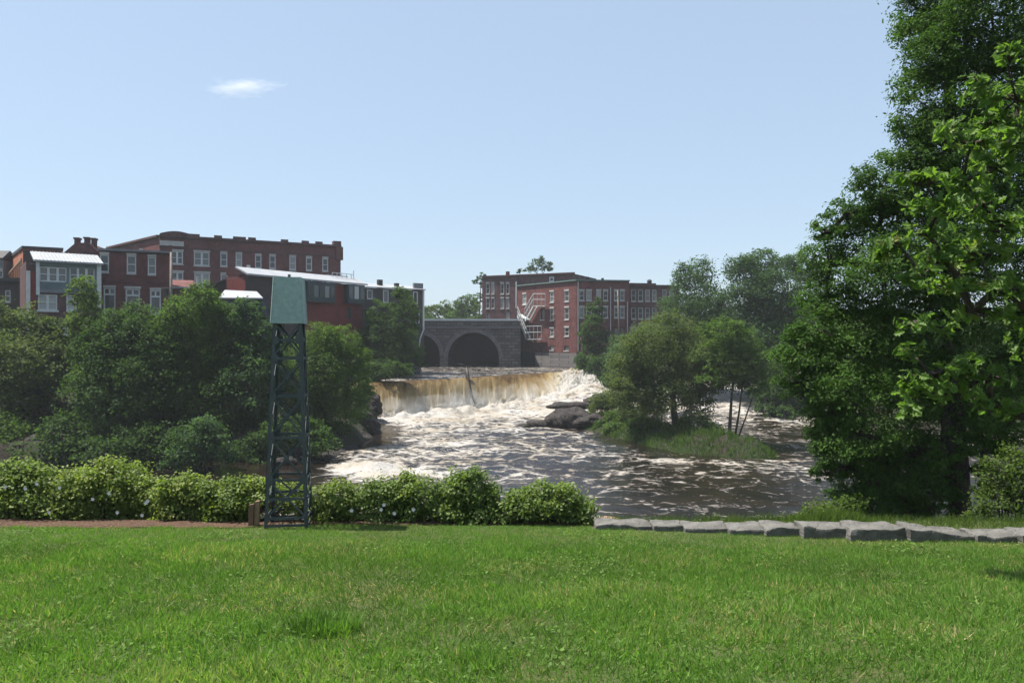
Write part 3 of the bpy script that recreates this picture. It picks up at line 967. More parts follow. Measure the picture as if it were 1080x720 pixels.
# --- brown building left of the tower with a rising dark roof
f = Facade(218, 99, 300, 96); t = bld('brown_building', 'dark brown low building with rising roof edge left of the lattice tower', 'building', f, 2.0)
zl, zr = zat(f, 222, 302), zat(f, 300, 292)
body(t, [f], 0.0, zl - 0.15, 4, 'dark_wall')
um = f.hit(257, 290)[0]
MB().prism([f.pt(0, zl - 0.14, -0.01), f.pt(f.len, zl - 0.14, -0.01), f.pt(f.len, zr, -0.01), f.pt(um, zat(f, 257, 289), -0.01)], tuple(np.append(f.n * 3.6, 0))).build('upper_wall', M['dark_wall'], t, t.location)
MB().bar(f.pt(-0.2, zl - 0.1, -0.1), f.pt(um, zat(f, 257, 288.6), -0.1), 0.28, 0.2).build('roof_edge', M['tar_roof'], t, t.location)
fbox(t, f, f.rect(235.5, 281.5, 257.4, 289.5), 0.6, 0.9, 'brick_red', 'brick_parapet')
fbox(t, f, f.rect(257.6, 279, 259.4, 289.5), 0.5, 0.95, 'white', 'parapet_post')
MB().bar(f.pt(f.hit(262, 304)[0], zat(f, 262, 304), -0.15), f.pt(f.len - 0.5, zat(f, 318, 299), -0.15), 0.12).build('gutter', M['pole_wood'], t, t.location)

# --- shed with a pale roof
f = Facade(234, 88, 277, 88.5); t = bld('shed', 'small dark blue shed with a pale sloped roof left of the lattice tower', 'shed', f, 1.0)
zt = zat(f, 250, 312.5)
window(t, f, f.rect(249, 316, 257, 326), 0, True, 'white', None, None)
body(t, [f], 0.0, zt - 0.3, 3, 'blue_dark')
MB().prism([f.pt(-0.3, zt - 0.3, -0.3), f.pt(f.len + 0.1, zt - 0.3, -0.3), f.pt(f.len - 1.2, zat(f, 265, 307), 2.5), f.pt(-0.3, zat(f, 240, 305.5), 2.5)], (0, 0, 0.14)).build('sloped_roof', M['metal_roof'], t, t.location)

# --- long building with the red wall and hanging window bays
f = Facade(258.5, 92, 381.5, 108.5); t = bld('red_wall_building', 'long red walled building with pale flat roof and dark glazed bays behind the lattice tower', 'building', f, 2.0)
zt = zat(f, 320, 294.5)
body(t, [f], -2.0, zt - 0.15, 3.5, 'red_paint', 'metal_roof', 0.3)
fbox(t, f, (0.02, f.hit(320, 300)[0], -2, zt - 0.16), -0.1, -0.004, 'dark_wall', 'dark_siding')
MB().prism([f.pt(-0.2, zt - 0.14, -0.7), f.pt(f.len + 0.5, zt - 0.14, -0.7), f.pt(f.len + 0.5, zt + 0.8, 1.6), f.pt(-0.2, zt + 0.8, 1.6)], (0, 0, 0.2)).build('eave_roof', M['metal_roof'], t, t.location)
for (a, b, c, e, nm) in ((320.2, 297.6, 349, 317.2, 3), (363, 298.4, 380.6, 318.8, 2)):
    u0, u1, z0, z1 = f.hit(a, 300)[0], f.hit(c, 300)[0], zat(f, (a + c) / 2, e), zat(f, (a + c) / 2, b)
    bay = fbox(t, f, (u0, u1, z0, min(z1, zt - 0.17)), -0.75, -0.004, 'teal_dark', 'bay')
    fbox(t, f, (u0 - 0.1, u1 + 0.1, z0 - 0.25, z0 - 0.003), -0.85, -0.004, 'tar_roof', 'bay_sill').parent = bay
    nwin = 5 if nm == 3 else 3
    for k in range(nwin):
        wu = u0 + (u1 - u0) * (k + 0.12) / nwin; wv = u0 + (u1 - u0) * (k + 0.88) / nwin
        fbox(t, f, (wu, wv, z0 + 0.45, z1 - 0.5), -0.79, -0.753, 'glass', 'pane').parent = bay
fbox(t, f, f.rect(365.5, 325, 370, 336), -0.05, -0.004, 'dark_wall', 'vent_panel')
pr = MB()
for px in (357, 362, 367, 372, 377, 379.5):
    u = f.hit(px, 290)[0]; pr.bar(f.pt(u, zt + 0.2, 1.2), f.pt(u, zt + 2.0 if px > 379 else zt + 1.45, 1.2), 0.09)
pr.bar(f.pt(f.hit(357, 290)[0], zt + 1.4, 1.2), f.pt(f.hit(379.5, 290)[0], zt + 1.4, 1.2), 0.08)
pr.build('roof_railing', M['white'], t, t.location)
fbox(t, f, (f.hit(358, 290)[0], f.hit(379, 290)[0], zt + 0.16, zt + 1.2), 2.2, 2.6, 'metal_roof', 'parapet')

# --- dark shingled building
f = Facade(380.5, 111, 447.4, 117.5); t = bld('shingled_building', 'dark shingled building with white framed windows at the left end of the bridge', 'building', f, 2.0)
zt = zat(f, 414, 304.5)
for r in ((387, 305.3, 393.4, 315.6), (404, 305.8, 410.2, 319.4), (435.6, 307.4, 441, 320.8)):
    window(t, f, f.rect(*r), 0, False, 'white', None, None, 0.16)
window(t, f, f.rect(432.8, 329, 442.8, 341), 1, False, 'white', None, None, 0.16)
window(t, f, f.rect(388, 329, 394, 340), 0, False, 'white', None, None, 0.16)
body(t, [f], -1.5, zt, 9, 'shingle', 'metal_roof', 0.2)
MB().obox(f.A, f.d, f.n, 0.3, f.len - 0.3, 0.6, 9, -6.0, -1.5).build('foundation', M['found_stone'], t, t.location)
MB().prism([f.pt(-0.1, zt + 0.004, -0.35), f.pt(f.len + 0.1, zt + 0.004, -0.35), f.pt(f.len + 0.1, zt + 0.75, 4), f.pt(-0.1, zt + 0.9, 4)], (0, 0, 0.14)).build('sloped_roof', M['metal_roof'], t, t.location)
fbox(t, f, (f.len - 0.28, f.len - 0.001, zat(f, 447, 347), zt - 0.02), -0.06, -0.004, 'white', 'corner_board')
fbox(t, f, (f.len - 1.6, f.len + 0.05, zt, zat(f, 444, 298.5)), 0.4, 0.7, 'grey_clap', 'parapet')
for (a, b, top) in ((404.5, 408.8, 294), (422.6, 426.2, 297.8)):
    fbox(t, f, (f.hit(a, 300)[0], f.hit(b, 300)[0], zt + 0.1, zat(f, a, top)), 1.5, 2.1, 'iron', 'chimney')
MB().tube([f.pt(f.len - 0.1, zat(f, 447, 346), -0.15), f.pt(f.hit(442.5, 356)[0], zat(f, 442.5, 357), -0.15), f.pt(f.hit(441.6, 364)[0], zat(f, 441.6, 366), -0.15)], 0.11, 6).build('drain_pipe', M['white'], t, t.location)

# ------------------------------------------------------------------ stone bridge
BY = 146.0
bxp = lambda px: (px - 540) / F * BY
bz = lambda py: EYE + (360 - py) / F * BY
deck = bz(339.6)
t = empty('stone_bridge', (bxp(500), BY, -4.0), 'dark granite road bridge with two round arches across the river above the falls', 'bridge')
x0, x1 = bxp(424), bxp(549)
arches = [(-17.7, 3.95, -0.95), (-7.35, 4.85, -1.55)]
def soffit(x):
    for cx_, r, sp in arches:
        if abs(x - cx_) < r: return sp + math.sqrt(r * r - (x - cx_) ** 2)
    return -5.5
xs = sorted({x0, x1, *np.linspace(x0, x1, 60).tolist(), *[c + r * math.cos(math.pi * k / 32) for c, r, _ in arches for k in range(33)], *[c + s * (r + 1e-4) for c, r, _ in arches for s in (-1, 1)]})
mb = MB()
for a, b in zip(xs[:-1], xs[1:]):
    m = (a + b) / 2
    inside = any(abs(m - c) < r for c, r, _ in arches)
    za = soffit(a) if inside else -5.5; zb_ = soffit(b) if inside else -5.5
    if inside:
        for c, r, sp in arches:
            if abs(m - c) < r: za = sp + math.sqrt(max(0, r * r - (a - c) ** 2)); zb_ = sp + math.sqrt(max(0, r * r - (b - c) ** 2))
    mb.add([(a, BY, za), (b, BY, zb_), (b, BY, deck), (a, BY, deck)], [(0, 1, 2, 3)])
    mb.add([(a, BY + 26, za), (b, BY + 26, zb_), (b, BY + 26, deck), (a, BY + 26, deck)], [(3, 2, 1, 0)])
    if inside: mb.add([(a, BY, za), (b, BY, zb_), (b, BY + 26, zb_), (a, BY + 26, za)], [(3, 2, 1, 0)])  # barrel made extra deep so that it blocks light behind the arches
for c, r, sp in arches:
    for s in (-1, 1):
        x = c + s * r
        mb.add([(x, BY, -5.5), (x, BY + 26, -5.5), (x, BY + 26, sp), (x, BY, sp)], [(0, 1, 2, 3)])
mb.add([(x0, BY, deck), (x1, BY, deck), (x1, BY + 26, deck), (x0, BY + 26, deck)], [(0, 1, 2, 3)])
mb.build('arch_wall', M['bridge_stone'], t, t.location)
for c, r, sp in arches:
    mb = MB()
    pts = [(c + (r - 0.01) * math.cos(math.pi * k / 28), sp + (r - 0.01) * math.sin(math.pi * k / 28)) for k in range(29)]
    pto = [(c + (r + 0.75) * math.cos(math.pi * k / 28), sp + (r + 0.75) * math.sin(math.pi * k / 28)) for k in range(29)]
    for k in range(28):
        mb.prism([(pts[k][0], BY - 0.12, pts[k][1]), (pto[k][0], BY - 0.12, pto[k][1]), (pto[k + 1][0], BY - 0.12, pto[k + 1][1]), (pts[k + 1][0], BY - 0.12, pts[k + 1][1])], (0, 0.3, 0))
    mb.build('arch_ring', M['ring_stone'], t, t.location)
MB().box(x0, x1, BY - 0.3, BY + 0.2, deck - 1.25, deck - 0.85).build('string_course', M['ring_stone'], t, t.location)
MB().box(x0, x1, BY + 0.02, BY + 0.55, deck + 0.003, deck + 0.25).box(x0, x1, BY + 25.4, BY + 25.98, deck + 0.003, deck + 0.25).build('parapet', M['bridge_stone'], t, t.location)
MB().box(bxp(447), bxp(547), BY - 0.14, BY + 0.62, deck + 0.254, deck + 0.62).build('guard_rail', M['white'], t, t.location)  # pale metal guard rail along the top of the parapet

# street lamp on the bridge
bx_ = bxp(486.6)
t = empty('street_lamp', (bx_, BY + 1.0, deck), 'dark double armed street lamp standing on the bridge parapet', 'street lamp')
hh = bz(313) - deck
MB().tube([(0, 0, 0), (0, 0, 0.6), (0, 0, 0.61), (0, 0, hh)], [0.16, 0.14, 0.09, 0.07], 8).build('post', M['iron'], t)
for s in (-1, 1):
    MB().tube([(0, 0, hh - 0.8)] + [(s * (0.42 - 0.42 * math.cos(a)), 0, hh - 0.5 + 0.5 * math.sin(a)) for a in np.linspace(0.1, 2.8, 9)], 0.055, 6).build('lamp_arm', M['iron'], t)
    MB().tube([(s * 0.83, 0, hh - 0.72), (s * 0.83, 0, hh - 0.36)], [0.3, 0.1], 8).build('lantern', M['iron'], t)

# ------------------------------------------------------------------ brick mill buildings on the right
f = Facade(508.5, 166, 605.5, 157); t = bld('back_brick_block', 'tall dark brick block beyond the bridge with narrow white framed windows', 'building', f, 0.0)
zt = zat(f, 556, 290.6)
for (a, b) in ((512.5, 516.3), (518, 521.4), (527.8, 531.6), (533.6, 537.2)):
    for (c, e) in ((298.8, 310), (314.5, 325.3)):
        window(t, f, f.rect(a, c, b, e), 0, True, 'pale_stone', 'pale_stone', 'pale_stone', 0.16)
window(t, f, f.rect(512.5, 330.2, 516, 336.8), 0, True, 'pale_stone', None); window(t, f, f.rect(533.4, 328.8, 537.4, 336.6), 0, True, 'pale_stone', None)
window(t, f, f.rect(579, 291.8, 584.4, 297.2), 0, False, 'white', None, None, 0.25)
body(t, [f], 5.0, zt, 14, 'brick_brown')
strip(t, f, zt, zt + 0.3, 'brick_dark', 'cornice', -0.25, 0.3)
fbox(t, f, (f.hit(544.2, 310)[0], f.hit(545.2, 310)[0], zat(f, 544, 325), zat(f, 544, 297)), -0.2, -0.05, 'white', 'downspout')
fbox(t, f, (f.hit(532.4, 290)[0], f.hit(535, 290)[0], zt, zat(f, 533, 286)), 0.5, 1.2, 'brick_dark', 'chimney')

fl = Facade(545.5, 154.5, 608.2, 140); f = Facade(608.2, 140, 663.6, 141.5)
t = bld('mill_building', 'red brick mill building with fire escape standing on a stone base beside the river', 'building', f, -3.0)
zt = zat(f, 608.2, 296.0)
rows = ((306.7, 317.8), (324.4, 336.8), (345.4, 354.3))
for i, (c, e) in enumerate(rows):
    for (a, b) in ((579.8, 584.2), (595.2, 600)):
        window(t, fl, fl.rect(a, c + 0.8 * (a < 590), b, e + 0.8 * (a < 590)), 0, True, 'pale_stone', 'pale_stone', 'pale_stone', 0.15)
window(t, fl, fl.rect(551, 310, 555, 321), 0, True, 'white', 'pale_stone', 'white', 0.15)
window(t, fl, fl.rect(570.2, 325, 574.6, 337), 0, True, 'brick_brown', 'brick_brown', 'pale_stone', 0.15)
window(t, fl, fl.rect(580, 364, 584.2, 369), 0, False, 'dark_wall', None, 'pale_stone'); window(t, fl, fl.rect(595, 364.4, 600, 369.6), 0, False, 'dark_wall', None, 'pale_stone')
for (c, e) in ((306.6, 316.9), (323.9, 335)):
    for (a, b) in ((611, 616.4), (618.2, 624.2), (628.8, 634), (636.2, 641.4), (647.6, 652.4), (653.8, 658.8)):
        window(t, f, f.rect(a, c, b, e), 0, True, 'pale_stone', 'pale_stone', 'pale_stone', 0.15)
for (a, b) in ((647.8, 652.4), (654, 658.8)):
    window(t, f, f.rect(a, 345.6, b, 353), 0, True, 'brick_brown', 'brick_brown', 'pale_stone', 0.15)
body(t, [fl, f], zat(fl, 590, 371.8), zt, 12, 'brick_red', back=[f.pt(f.len, 0, 12), (fl.A[0] + 5, fl.A[1] + 4, 0)])
for ff_, z in ((fl, zt), (f, zt)):
    strip(t, ff_, z, z + 0.22, 'green_trim', 'cornice', -0.28, 0.3)
u0 = fl.hit(566, 380)[0]
zb_ = zat(fl, 590, 371.8)
MB().obox(fl.A, fl.d, fl.n, u0, fl.len + 0.3, -0.35, 2.0, -6.5, zb_ - 0.003).obox(f.A, f.d, f.n, 0.4, f.len, -0.3, 2.0, -6.5, zb_ - 0.003).build('stone_base', M['found_stone'], t, t.location)
MB().obox(fl.A, fl.d, fl.n, 0.1, u0 - 0.01, 1.2, 2.4, -6.5, zb_ - 0.003).build('recessed_base', M['dark_wall'], t, t.location)
for px, top in ((609.6, 297), (643.8, 303), (661.5, 318)):
    fbox(t, f, (f.hit(px - 0.45, 320)[0], f.hit(px + 0.45, 320)[0], zb_ + 0.3, zat(f, px, top)), -0.2, -0.04, 'pale_stone', 'downspout')
for (a, b, top) in ((620.2, 624, 290.8), (638, 640, 292.2)):
    fbox(t, f, (f.hit(a, 300)[0], f.hit(b, 300)[0], zt - 0.3, zat(f, a, top)), 2.0, 2.6, 'iron', 'chimney')
# timber porch at the foot of the corner
MB().obox(f.A, f.d, f.n, 0.5, f.hit(617.5, 360)[0], -1.6, -0.36, zat(f, 612, 358.5), zat(f, 612, 355.5)).obox(f.A, f.d, f.n, f.hit(616.4, 360)[0], f.hit(617.4, 360)[0], -1.6, -1.3, -4, zat(f, 612, 358.6)).obox(f.A, f.d, f.n, 0.5, 0.75, -1.6, -1.3, -4, zat(f, 612, 358.6)).build('porch', M['brick_brown'], t, t.location)
# fire escape on the river side
q = lambda px, py, off=1.3: fl.pt(*fl.hit(px, py, off), -off)
def slab(name, pts, par, thick=0.12, mat='stair_metal', wid=1.1):
    mb = MB()
    for a, b in zip(pts[:-1], pts[1:]):
        mb.prism([a, b, tuple(np.array(b) + np.append(fl.n * wid, 0)), tuple(np.array(a) + np.append(fl.n * wid, 0))], (0, 0, thick))
    return mb.build(name, M[mat], par, t.location)
fe = slab('fire_escape', [q(562.4, 322.8), q(575, 323.0)], t)
slab('landing', [q(554.5, 358.0), q(571, 358.0)], fe)
slab('landing', [q(545.8, 331.8), q(554.2, 337.2)], fe)
def flight(a, b, top_off):
    mb = MB()
    a = np.array(a); b = np.array(b)
    N = np.append(fl.n, 0)
    for s in (0, 1.0):
        mb.bar(tuple(a + N * s), tuple(b + N * s), 0.10, 0.28)
    for k in range(1, 12):
        p = a + (b - a) * k / 12
        mb.bar(tuple(p), tuple(p + N), 0.25, 0.05)
    return mb.build('stair_flight', M['stair_metal'], fe, t.location)
def rail(pts, hgt, n):
    mb = MB()
    for a, b in zip(pts[:-1], pts[1:]):
        a = np.array(a); b = np.array(b)
        for z in (hgt, hgt * 0.55): mb.bar(tuple(a + (0, 0, z)), tuple(b + (0, 0, z)), 0.10)
        for k in range(n + 1):
            p = a + (b - a) * k / n
            mb.bar(tuple(p), tuple(p + (0, 0, hgt)), 0.09)
    mb.build('railing', M['stair_metal'], fe, t.location)
flight(q(562.2, 323), q(553.8, 338.6), 0); flight(q(545.6, 333), q(555, 357.6), 0)
rail([q(562.4, 322.8), q(575, 323.0)], 2.4, 3); rail([q(562.2, 323), q(553.4, 338.6)], 2.4, 5)
rail([q(545.6, 333), q(555, 357.8)], 1.9, 6); rail([q(555, 358.0), q(571, 358.0)], 2.6, 4)

f = Facade(663.8, 143.5, 716, 145.5); t = bld('right_brick_block', 'dark brick block with close set tall windows partly hidden by the riverside trees', 'building', f, -3.0)
zt = zat(f, 680, 301.6)
for (c, e) in ((305.4, 317.6), (324.4, 336.2), (340.8, 348.6)):
    for (a, b) in ((665.8, 671), (673, 678.4), (680.6, 685.6), (687.8, 692.6), (698.6, 703.2), (706, 711)):
        window(t, f, f.rect(a, c, b, e), 0, True, 'pale_stone', 'brick_brown', 'pale_stone', 0.15)
body(t, [f], -5.0, zt, 12, 'brick_dark')
strip(t, f, zt, zt + 0.25, 'brick_brown', 'cornice', -0.22, 0.3)
fbox(t, f, (0.05, f.hit(692, 300)[0], zt + 0.26, zt + 0.55), 0.02, 0.4, 'brick_brown', 'parapet')
fbox(t, f, (f.hit(687.4, 296)[0], f.hit(690.6, 296)[0], zt, zat(f, 688, 295.4)), 1.5, 2.3, 'iron', 'chimney')
MB().tube([f.pt(f.hit(689, 296)[0], zat(f, 689, 295.4), 1.9), f.pt(f.hit(689, 296)[0], zat(f, 689, 293.6), 1.9)], [0.6, 0.12], 8).build('chimney_cowl', M['iron'], t, t.location)
fbox(t, f, (f.hit(662.8, 340)[0] + 0.2, f.hit(665.2, 340)[0], -4, zat(f, 664, 344)), -0.3, -0.02, 'pale_stone', 'downspout')

# utility pole in front of the mill
bx_, by_ = P(652.6, 330, 136)[:2]
t = empty('utility_pole', (bx_, by_, hz(bx_, by_)), 'slim utility pole with short cross arm in front of the red mill wall', 'utility pole')
zt = P(0, 306, 136)[2] - t.location.z
MB().tube([(0, 0, -0.5), (0, 0, zt * 0.5), (-0.2, 0, zt)], [0.16, 0.13, 0.1], 8).build('post', M['pole_wood'], t, None, True)
MB().box(-0.8, 0.6, -0.16, -0.06, zt - 1.3, zt - 1.15).build('cross_arm', M['pole_wood'], t)

# ------------------------------------------------------------------ foliage
DIAMOND = (np.array([[0, 0, 0], [-0.28, 0.45, 0.06], [0, 1, -0.05], [0.28, 0.45, 0.06]]), np.array([[0, 1, 2], [0, 2, 3]]))
_l = [(0, 0), (0.10, 0.12), (0.24, 0.24), (0.13, 0.36), (0.36, 0.52), (0.17, 0.62), (0.25, 0.80), (0.09, 0.85), (0, 1.0)]
_ov = [[0, y, 0] for x, y in _l] + [[x, y, 0.10 * abs(x) / 0.36] for x, y in _l[1:-1]] + [[-x, y, 0.10 * abs(x) / 0.36] for x, y in _l[1:-1]]
_of = []
for k in range(8):
    for s in (0, 1):
        e = lambda i: i if i in (0, 8) else (8 + i + 7 * s)
        if k == 0: _of.append([0, e(1), 1])
        elif k == 7: _of.append([7, e(7), 8])
        else: _of += [[k, e(k), e(k + 1)], [k, e(k + 1), k + 1]]
OAK = (np.array(_ov, float), np.array(_of))
BLADE = (np.array([[-0.5, 0, 0], [0.5, 0, 0], [-0.38, 0.55, 0.06], [0.38, 0.55, 0.06], [0, 1, 0.3]]), np.array([[0, 1, 3], [0, 3, 2], [2, 3, 4]]))


def unit(v):
    return v / np.maximum(np.linalg.norm(v, axis=-1, keepdims=True), 1e-6)


def leaves(name, pts, nrm, size, tint, mat, parent=None, shape=DIAMOND, width=1.0, droop=0.0, dirs=None, sizes=None):
    N = len(pts)
    nrm = unit(nrm)
    d = rng.normal(size=(N, 3)) if dirs is None else dirs + rng.normal(size=(N, 3)) * 0.45
    d[:, 2] -= droop
    d = unit(d - nrm * np.sum(d * nrm, 1, keepdims=True))
    s = np.cross(d, nrm)
    L = size * rng.uniform(0.65, 1.25, N) if sizes is None else sizes
    tv, tf = shape
    V = pts[:, None, :] + L[:, None, None] * (tv[None, :, 0:1] * width * s[:, None, :] + (tv[None, :, 1:2] - 0.3) * d[:, None, :] + tv[None, :, 2:3] * nrm[:, None, :])
    K = len(tv)
    Fc = tf[None] + (np.arange(N) * K)[:, None, None]
    me = np_mesh(name, V.reshape(-1, 3), Fc.reshape(-1, tf.shape[1]), False, {'tint': np.repeat(tint, K)})
    return link(name, me, mat, parent)


def lobe_points(c, R, n, per, sd, shell=0.5, flat=0.65):
    """leaf sprays over an ellipsoid: centre c, radii R -> points, normals, tint, spray centres"""
    d = unit(rng.normal(size=(n, 3)))
    d[:, 2] = np.where(d[:, 2] < -0.35, d[:, 2] * 0.6, d[:, 2]); d = unit(d)
    rad = 1.05 - (1 - shell) * rng.uniform(0, 1, n) ** 1.7 + rng.normal(size=n) * 0.13
    sc = c + d * R * rad[:, None]
    K = 6                                                # smaller clumps budding from the lobe
    bd = unit(rng.normal(size=(K, 3)) + np.array((0, 0, 0.35)))
    m = rng.uniform(size=n) < 0.42
    b = rng.integers(0, K, n)
    bs = rng.uniform(0.26, 0.46, K)
    sc = np.where(m[:, None], c + bd[b] * R * 0.88 + d * R * (bs[b] * rng.uniform(0.6, 1.0, n) ** 0.5)[:, None], sc)
    k = rng.poisson(per, n).clip(3)
    idx = np.repeat(np.arange(n), k)
    off = rng.normal(size=(len(idx), 3)) * sd * np.array((1, 1, flat))
    p = sc[idx] + off
    nr = 0.55 * d[idx] + np.array((0, 0, 0.6)) + rng.normal(size=(len(idx), 3)) * 0.55
    t = 0.42 * rng.uniform(0, 1, n)[idx] + 0.3 * rng.uniform(0, 1, len(idx)) + 0.26 * rng.uniform()
    return p, nr, t, sc


def tree(name, label, cat, Y, base_px, lobes, leaf, mat, trunk_r=0.2, cov=1.5, group=None, bark='bark', shape=DIAMOND, width=1.0,
         depth=0.9, droop=0.15, base=None, sdk=0.16, shell=0.55, trunk_top=None, extra_trunks=(), twigs=5, per=22, spread=0.5, limb=1.0):
    bx = (base_px - 540) / F * Y if base is None else base[0]
    by = Y if base is None else base[1]
    bz_ = hz(bx, by) - 0.25
    t = empty(name, (bx, by, bz_ + 0.25), label, cat, group)
    o = np.array(t.location)
    ps, ns, ts = [], [], []
    mb = MB()
    cen = []
    for L in lobes:
        px, py, rx, ry = L[:4]
        dy = L[4] if len(L) > 4 else rng.uniform(-spread, spread) * rx / F * Y * 1.6
        k = Y / F
        c = np.array(((px - 540) * k, Y + dy, EYE + (360 - py) * k)) * np.array(((Y + dy) / Y, 1, 1)); c[2] = EYE + (360 - py) * (Y + dy) / F
        R = np.array((rx * k, rx * k * depth, ry * k))
        cen.append((c, R))
        mr = R.mean()
        area = 4 * math.pi * mr * mr
        nl = cov * area / (0.5 * leaf * leaf * 0.56 * width)
        n = max(6, int(nl / per))
        p, nr, tt, sc = lobe_points(c, R, n, per, sdk * mr * (0.75 + 0.0), shell)
        ps.append(p); ns.append(nr); ts.append(tt)
        for j in range(min(twigs, n)):
            s = sc[j]
            mid = c * 0.45 + s * 0.55 + np.array((0, 0, -0.12 * mr)) + rng.normal(size=3) * 0.08 * mr
            mb.tube([c - o, mid - o, s - o], [max(0.012, trunk_r * 0.16), max(0.009, trunk_r * 0.1), max(0.005, trunk_r * 0.04)], 4)
    zs = sorted(c[2] for c, R in cen)
    top = np.array((np.mean([c[0] for c, R in cen]), np.mean([c[1] for c, R in cen]), zs[int(len(zs) * 0.72)])) if trunk_top is None else np.array(trunk_top)
    b0 = np.array((bx, by, bz_))
    def tpos(u):
        w = math.sin(u * 5 + bx) * 0.02 * (top[2] - bz_)
        e = u ** 1.4
        return np.array((b0[0] + (top[0] - b0[0]) * e + w * 0.4, b0[1] + (top[1] - b0[1]) * e, b0[2] + (top[2] - b0[2]) * u))
    us = np.linspace(0, 1, 9)
    mb.tube([tpos(u) - o for u in us], [trunk_r * (1.25 if u == 0 else 1 - 0.72 * u) for u in us], 9)
    for (dx, dy, tx, ty, tz, r) in extra_trunks:
        a = b0 + np.array((dx, dy, 0)); e = np.array((tx, ty, tz))
        mb.tube([a - o, a * 0.55 + e * 0.45 + np.array((0.1, 0, 0.2)) - o, e - o], [r, r * 0.75, r * 0.4], 7)
    # limbs: every lobe hangs from the nearest trunk point or lobe nearer the trunk
    nodes = [(tpos(u), -1) for u in np.linspace(0.3, 1, 9)]
    nt = len(nodes)
    order = sorted(range(len(cen)), key=lambda i: min(np.linalg.norm(cen[i][0] - q[0]) for q in nodes[:nt]))
    load = [0] * (nt + len(cen)); par = [-1] * (nt + len(cen))
    for i in order:
        c = cen[i][0]; best = None
        for j, (q, _) in enumerate(nodes):
            dd = np.linalg.norm(c - q) * (1.0 if j < nt else 1.12) + 0.5 * max(0.0, q[2] - c[2] + 0.1 * np.linalg.norm(c - q))
            if best is None or dd < best[0]: best = (dd, j)
        nodes.append((c - np.array((0, 0, 0.15 * cen[i][1][2])), best[1])); par[len(nodes) - 1] = best[1]
    for j in range(len(nodes) - 1, nt - 1, -1):
        load[j] += 1
        if par[j] >= 0: load[par[j]] += load[j]
    for j in range(nt, len(nodes)):
        a, c = nodes[par[j]][0], nodes[j][0]
        r1 = min(0.62 * trunk_r, trunk_r * limb * 0.14 * load[j] ** 0.5); r0 = min(0.66 * trunk_r, r1 * 1.3)
        m = a * 0.5 + c * 0.5 + np.array((0, 0, 0.08 * np.linalg.norm(c - a))) + rng.normal(size=3) * 0.05 * np.linalg.norm(c - a)
        mb.tube([a - o, m - o, c - o], [r0, (r0 + r1) / 2, r1 * (0.9 if load[j] > 1 else 0.4)], 6)
    tr = mb.build('trunk', M[bark], t, None, True)
    p = np.concatenate(ps) - o
    leaves('crown', p, np.concatenate(ns), leaf, np.concatenate(ts), M[mat], t, shape, width, droop)
    return t


def shrub(name, label, Y, lobes, leaf, mat, cov=1.7, group=None, base_px=None, cat='shrub', **kw):
    """a bush: several stems from the ground and leafy lobes low over it"""
    bp = base_px if base_px is not None else np.mean([l[0] for l in lobes])
    bx = (bp - 540) / F * Y
    t = empty(name, (bx, Y, hz(bx, Y)), label, cat, group)
    o = np.array(t.location); k = Y / F
    ps, ns, ts = [], [], []; mb = MB()
    per = kw.get('per', 16)
    for L in lobes:
        px, py, rx, ry = L[:4]
        dy = L[4] if len(L) > 4 else rng.uniform(-0.35, 0.35) * rx * k
        Yl = Y + dy
        c = np.array(((px - 540) * Yl / F, Yl, EYE + (360 - py) * Yl / F)); R = np.array((rx * k, rx * k * kw.get('depth', 0.85), ry * k))
        mr = R.mean()
        n = max(5, int(cov * 4 * math.pi * mr * mr / (0.28 * leaf * leaf) / per))
        p, nr, tt, sc = lobe_points(c, R, n, per, kw.get('sdk', 0.17) * mr, kw.get('shell', 0.5))
        ps.append(p); ns.append(nr); ts.append(tt)
        for j in range(4):
            a = o + np.array((rng.normal() * 0.12 * rx * k, rng.normal() * 0.1 * rx * k, -0.05)); s = sc[j]
            mb.tube([a - o, (a + s) / 2 + rng.normal(size=3) * 0.1 * mr - o, s - o], [0.02 * max(1, mr), 0.014 * max(1, mr), 0.006 * max(1, mr)], 5)
    mb.build('stems', M['bark'], t, None, True)
    p = np.concatenate(ps)
    keep = p[:, 2] > h(p[:, 0], p[:, 1]) + 0.01
    leaves('crown', p[keep] - o, np.concatenate(ns)[keep], leaf, np.concatenate(ts)[keep], M[mat], t, DIAMOND, kw.get('width', 1.15), 0.1)
    return t, ps


# ---- left bank trees (crowns read off the photo, each at its own distance)
LB = 'trees along the left river bank'
tree('bank_tree', 'dark round tree at the left edge, in front of the low dark house', 'tree', 68, 12, [(-8, 350, 32, 32), (24, 346, 26, 26), (4, 392, 38, 36), (36, 392, 32, 34), (18, 432, 42, 36), (-12, 440, 40, 40), (50, 362, 20, 24)], 0.30, 'leaf_olive', 0.24, 1.5, LB)
tree('bank_tree', 'slender light green tree in front of the blue grey house', 'tree', 70, 84, [(88, 309, 13, 18), (92, 330, 17, 20), (76, 352, 24, 20), (96, 358, 22, 22), (82, 388, 30, 28), (64, 384, 22, 26)], 0.24, 'leaf_light', 0.17, 1.35, LB)
tree('bank_tree', 'broad dark green tree below the red brick house', 'tree', 64, 128, [(122, 352, 25, 24), (146, 344, 26, 22), (130, 376, 32, 30), (158, 376, 28, 30), (112, 402, 34, 32), (146, 412, 42, 36), (116, 438, 38, 34), (104, 366, 20, 24)], 0.25, 'leaf_dark', 0.25, 1.6, LB)
tree('bank_tree', 'tall bright topped tree below the low brick addition, largest crown left of the tower', 'tree', 67, 214, [(212, 326, 26, 22), (190, 344, 26, 24), (228, 346, 26, 24), (178, 372, 28, 28), (210, 372, 34, 30), (234, 394, 34, 34), (192, 410, 38, 36), (222, 436, 40, 34)], 0.23, 'leaf_mid', 0.28, 1.6, LB)
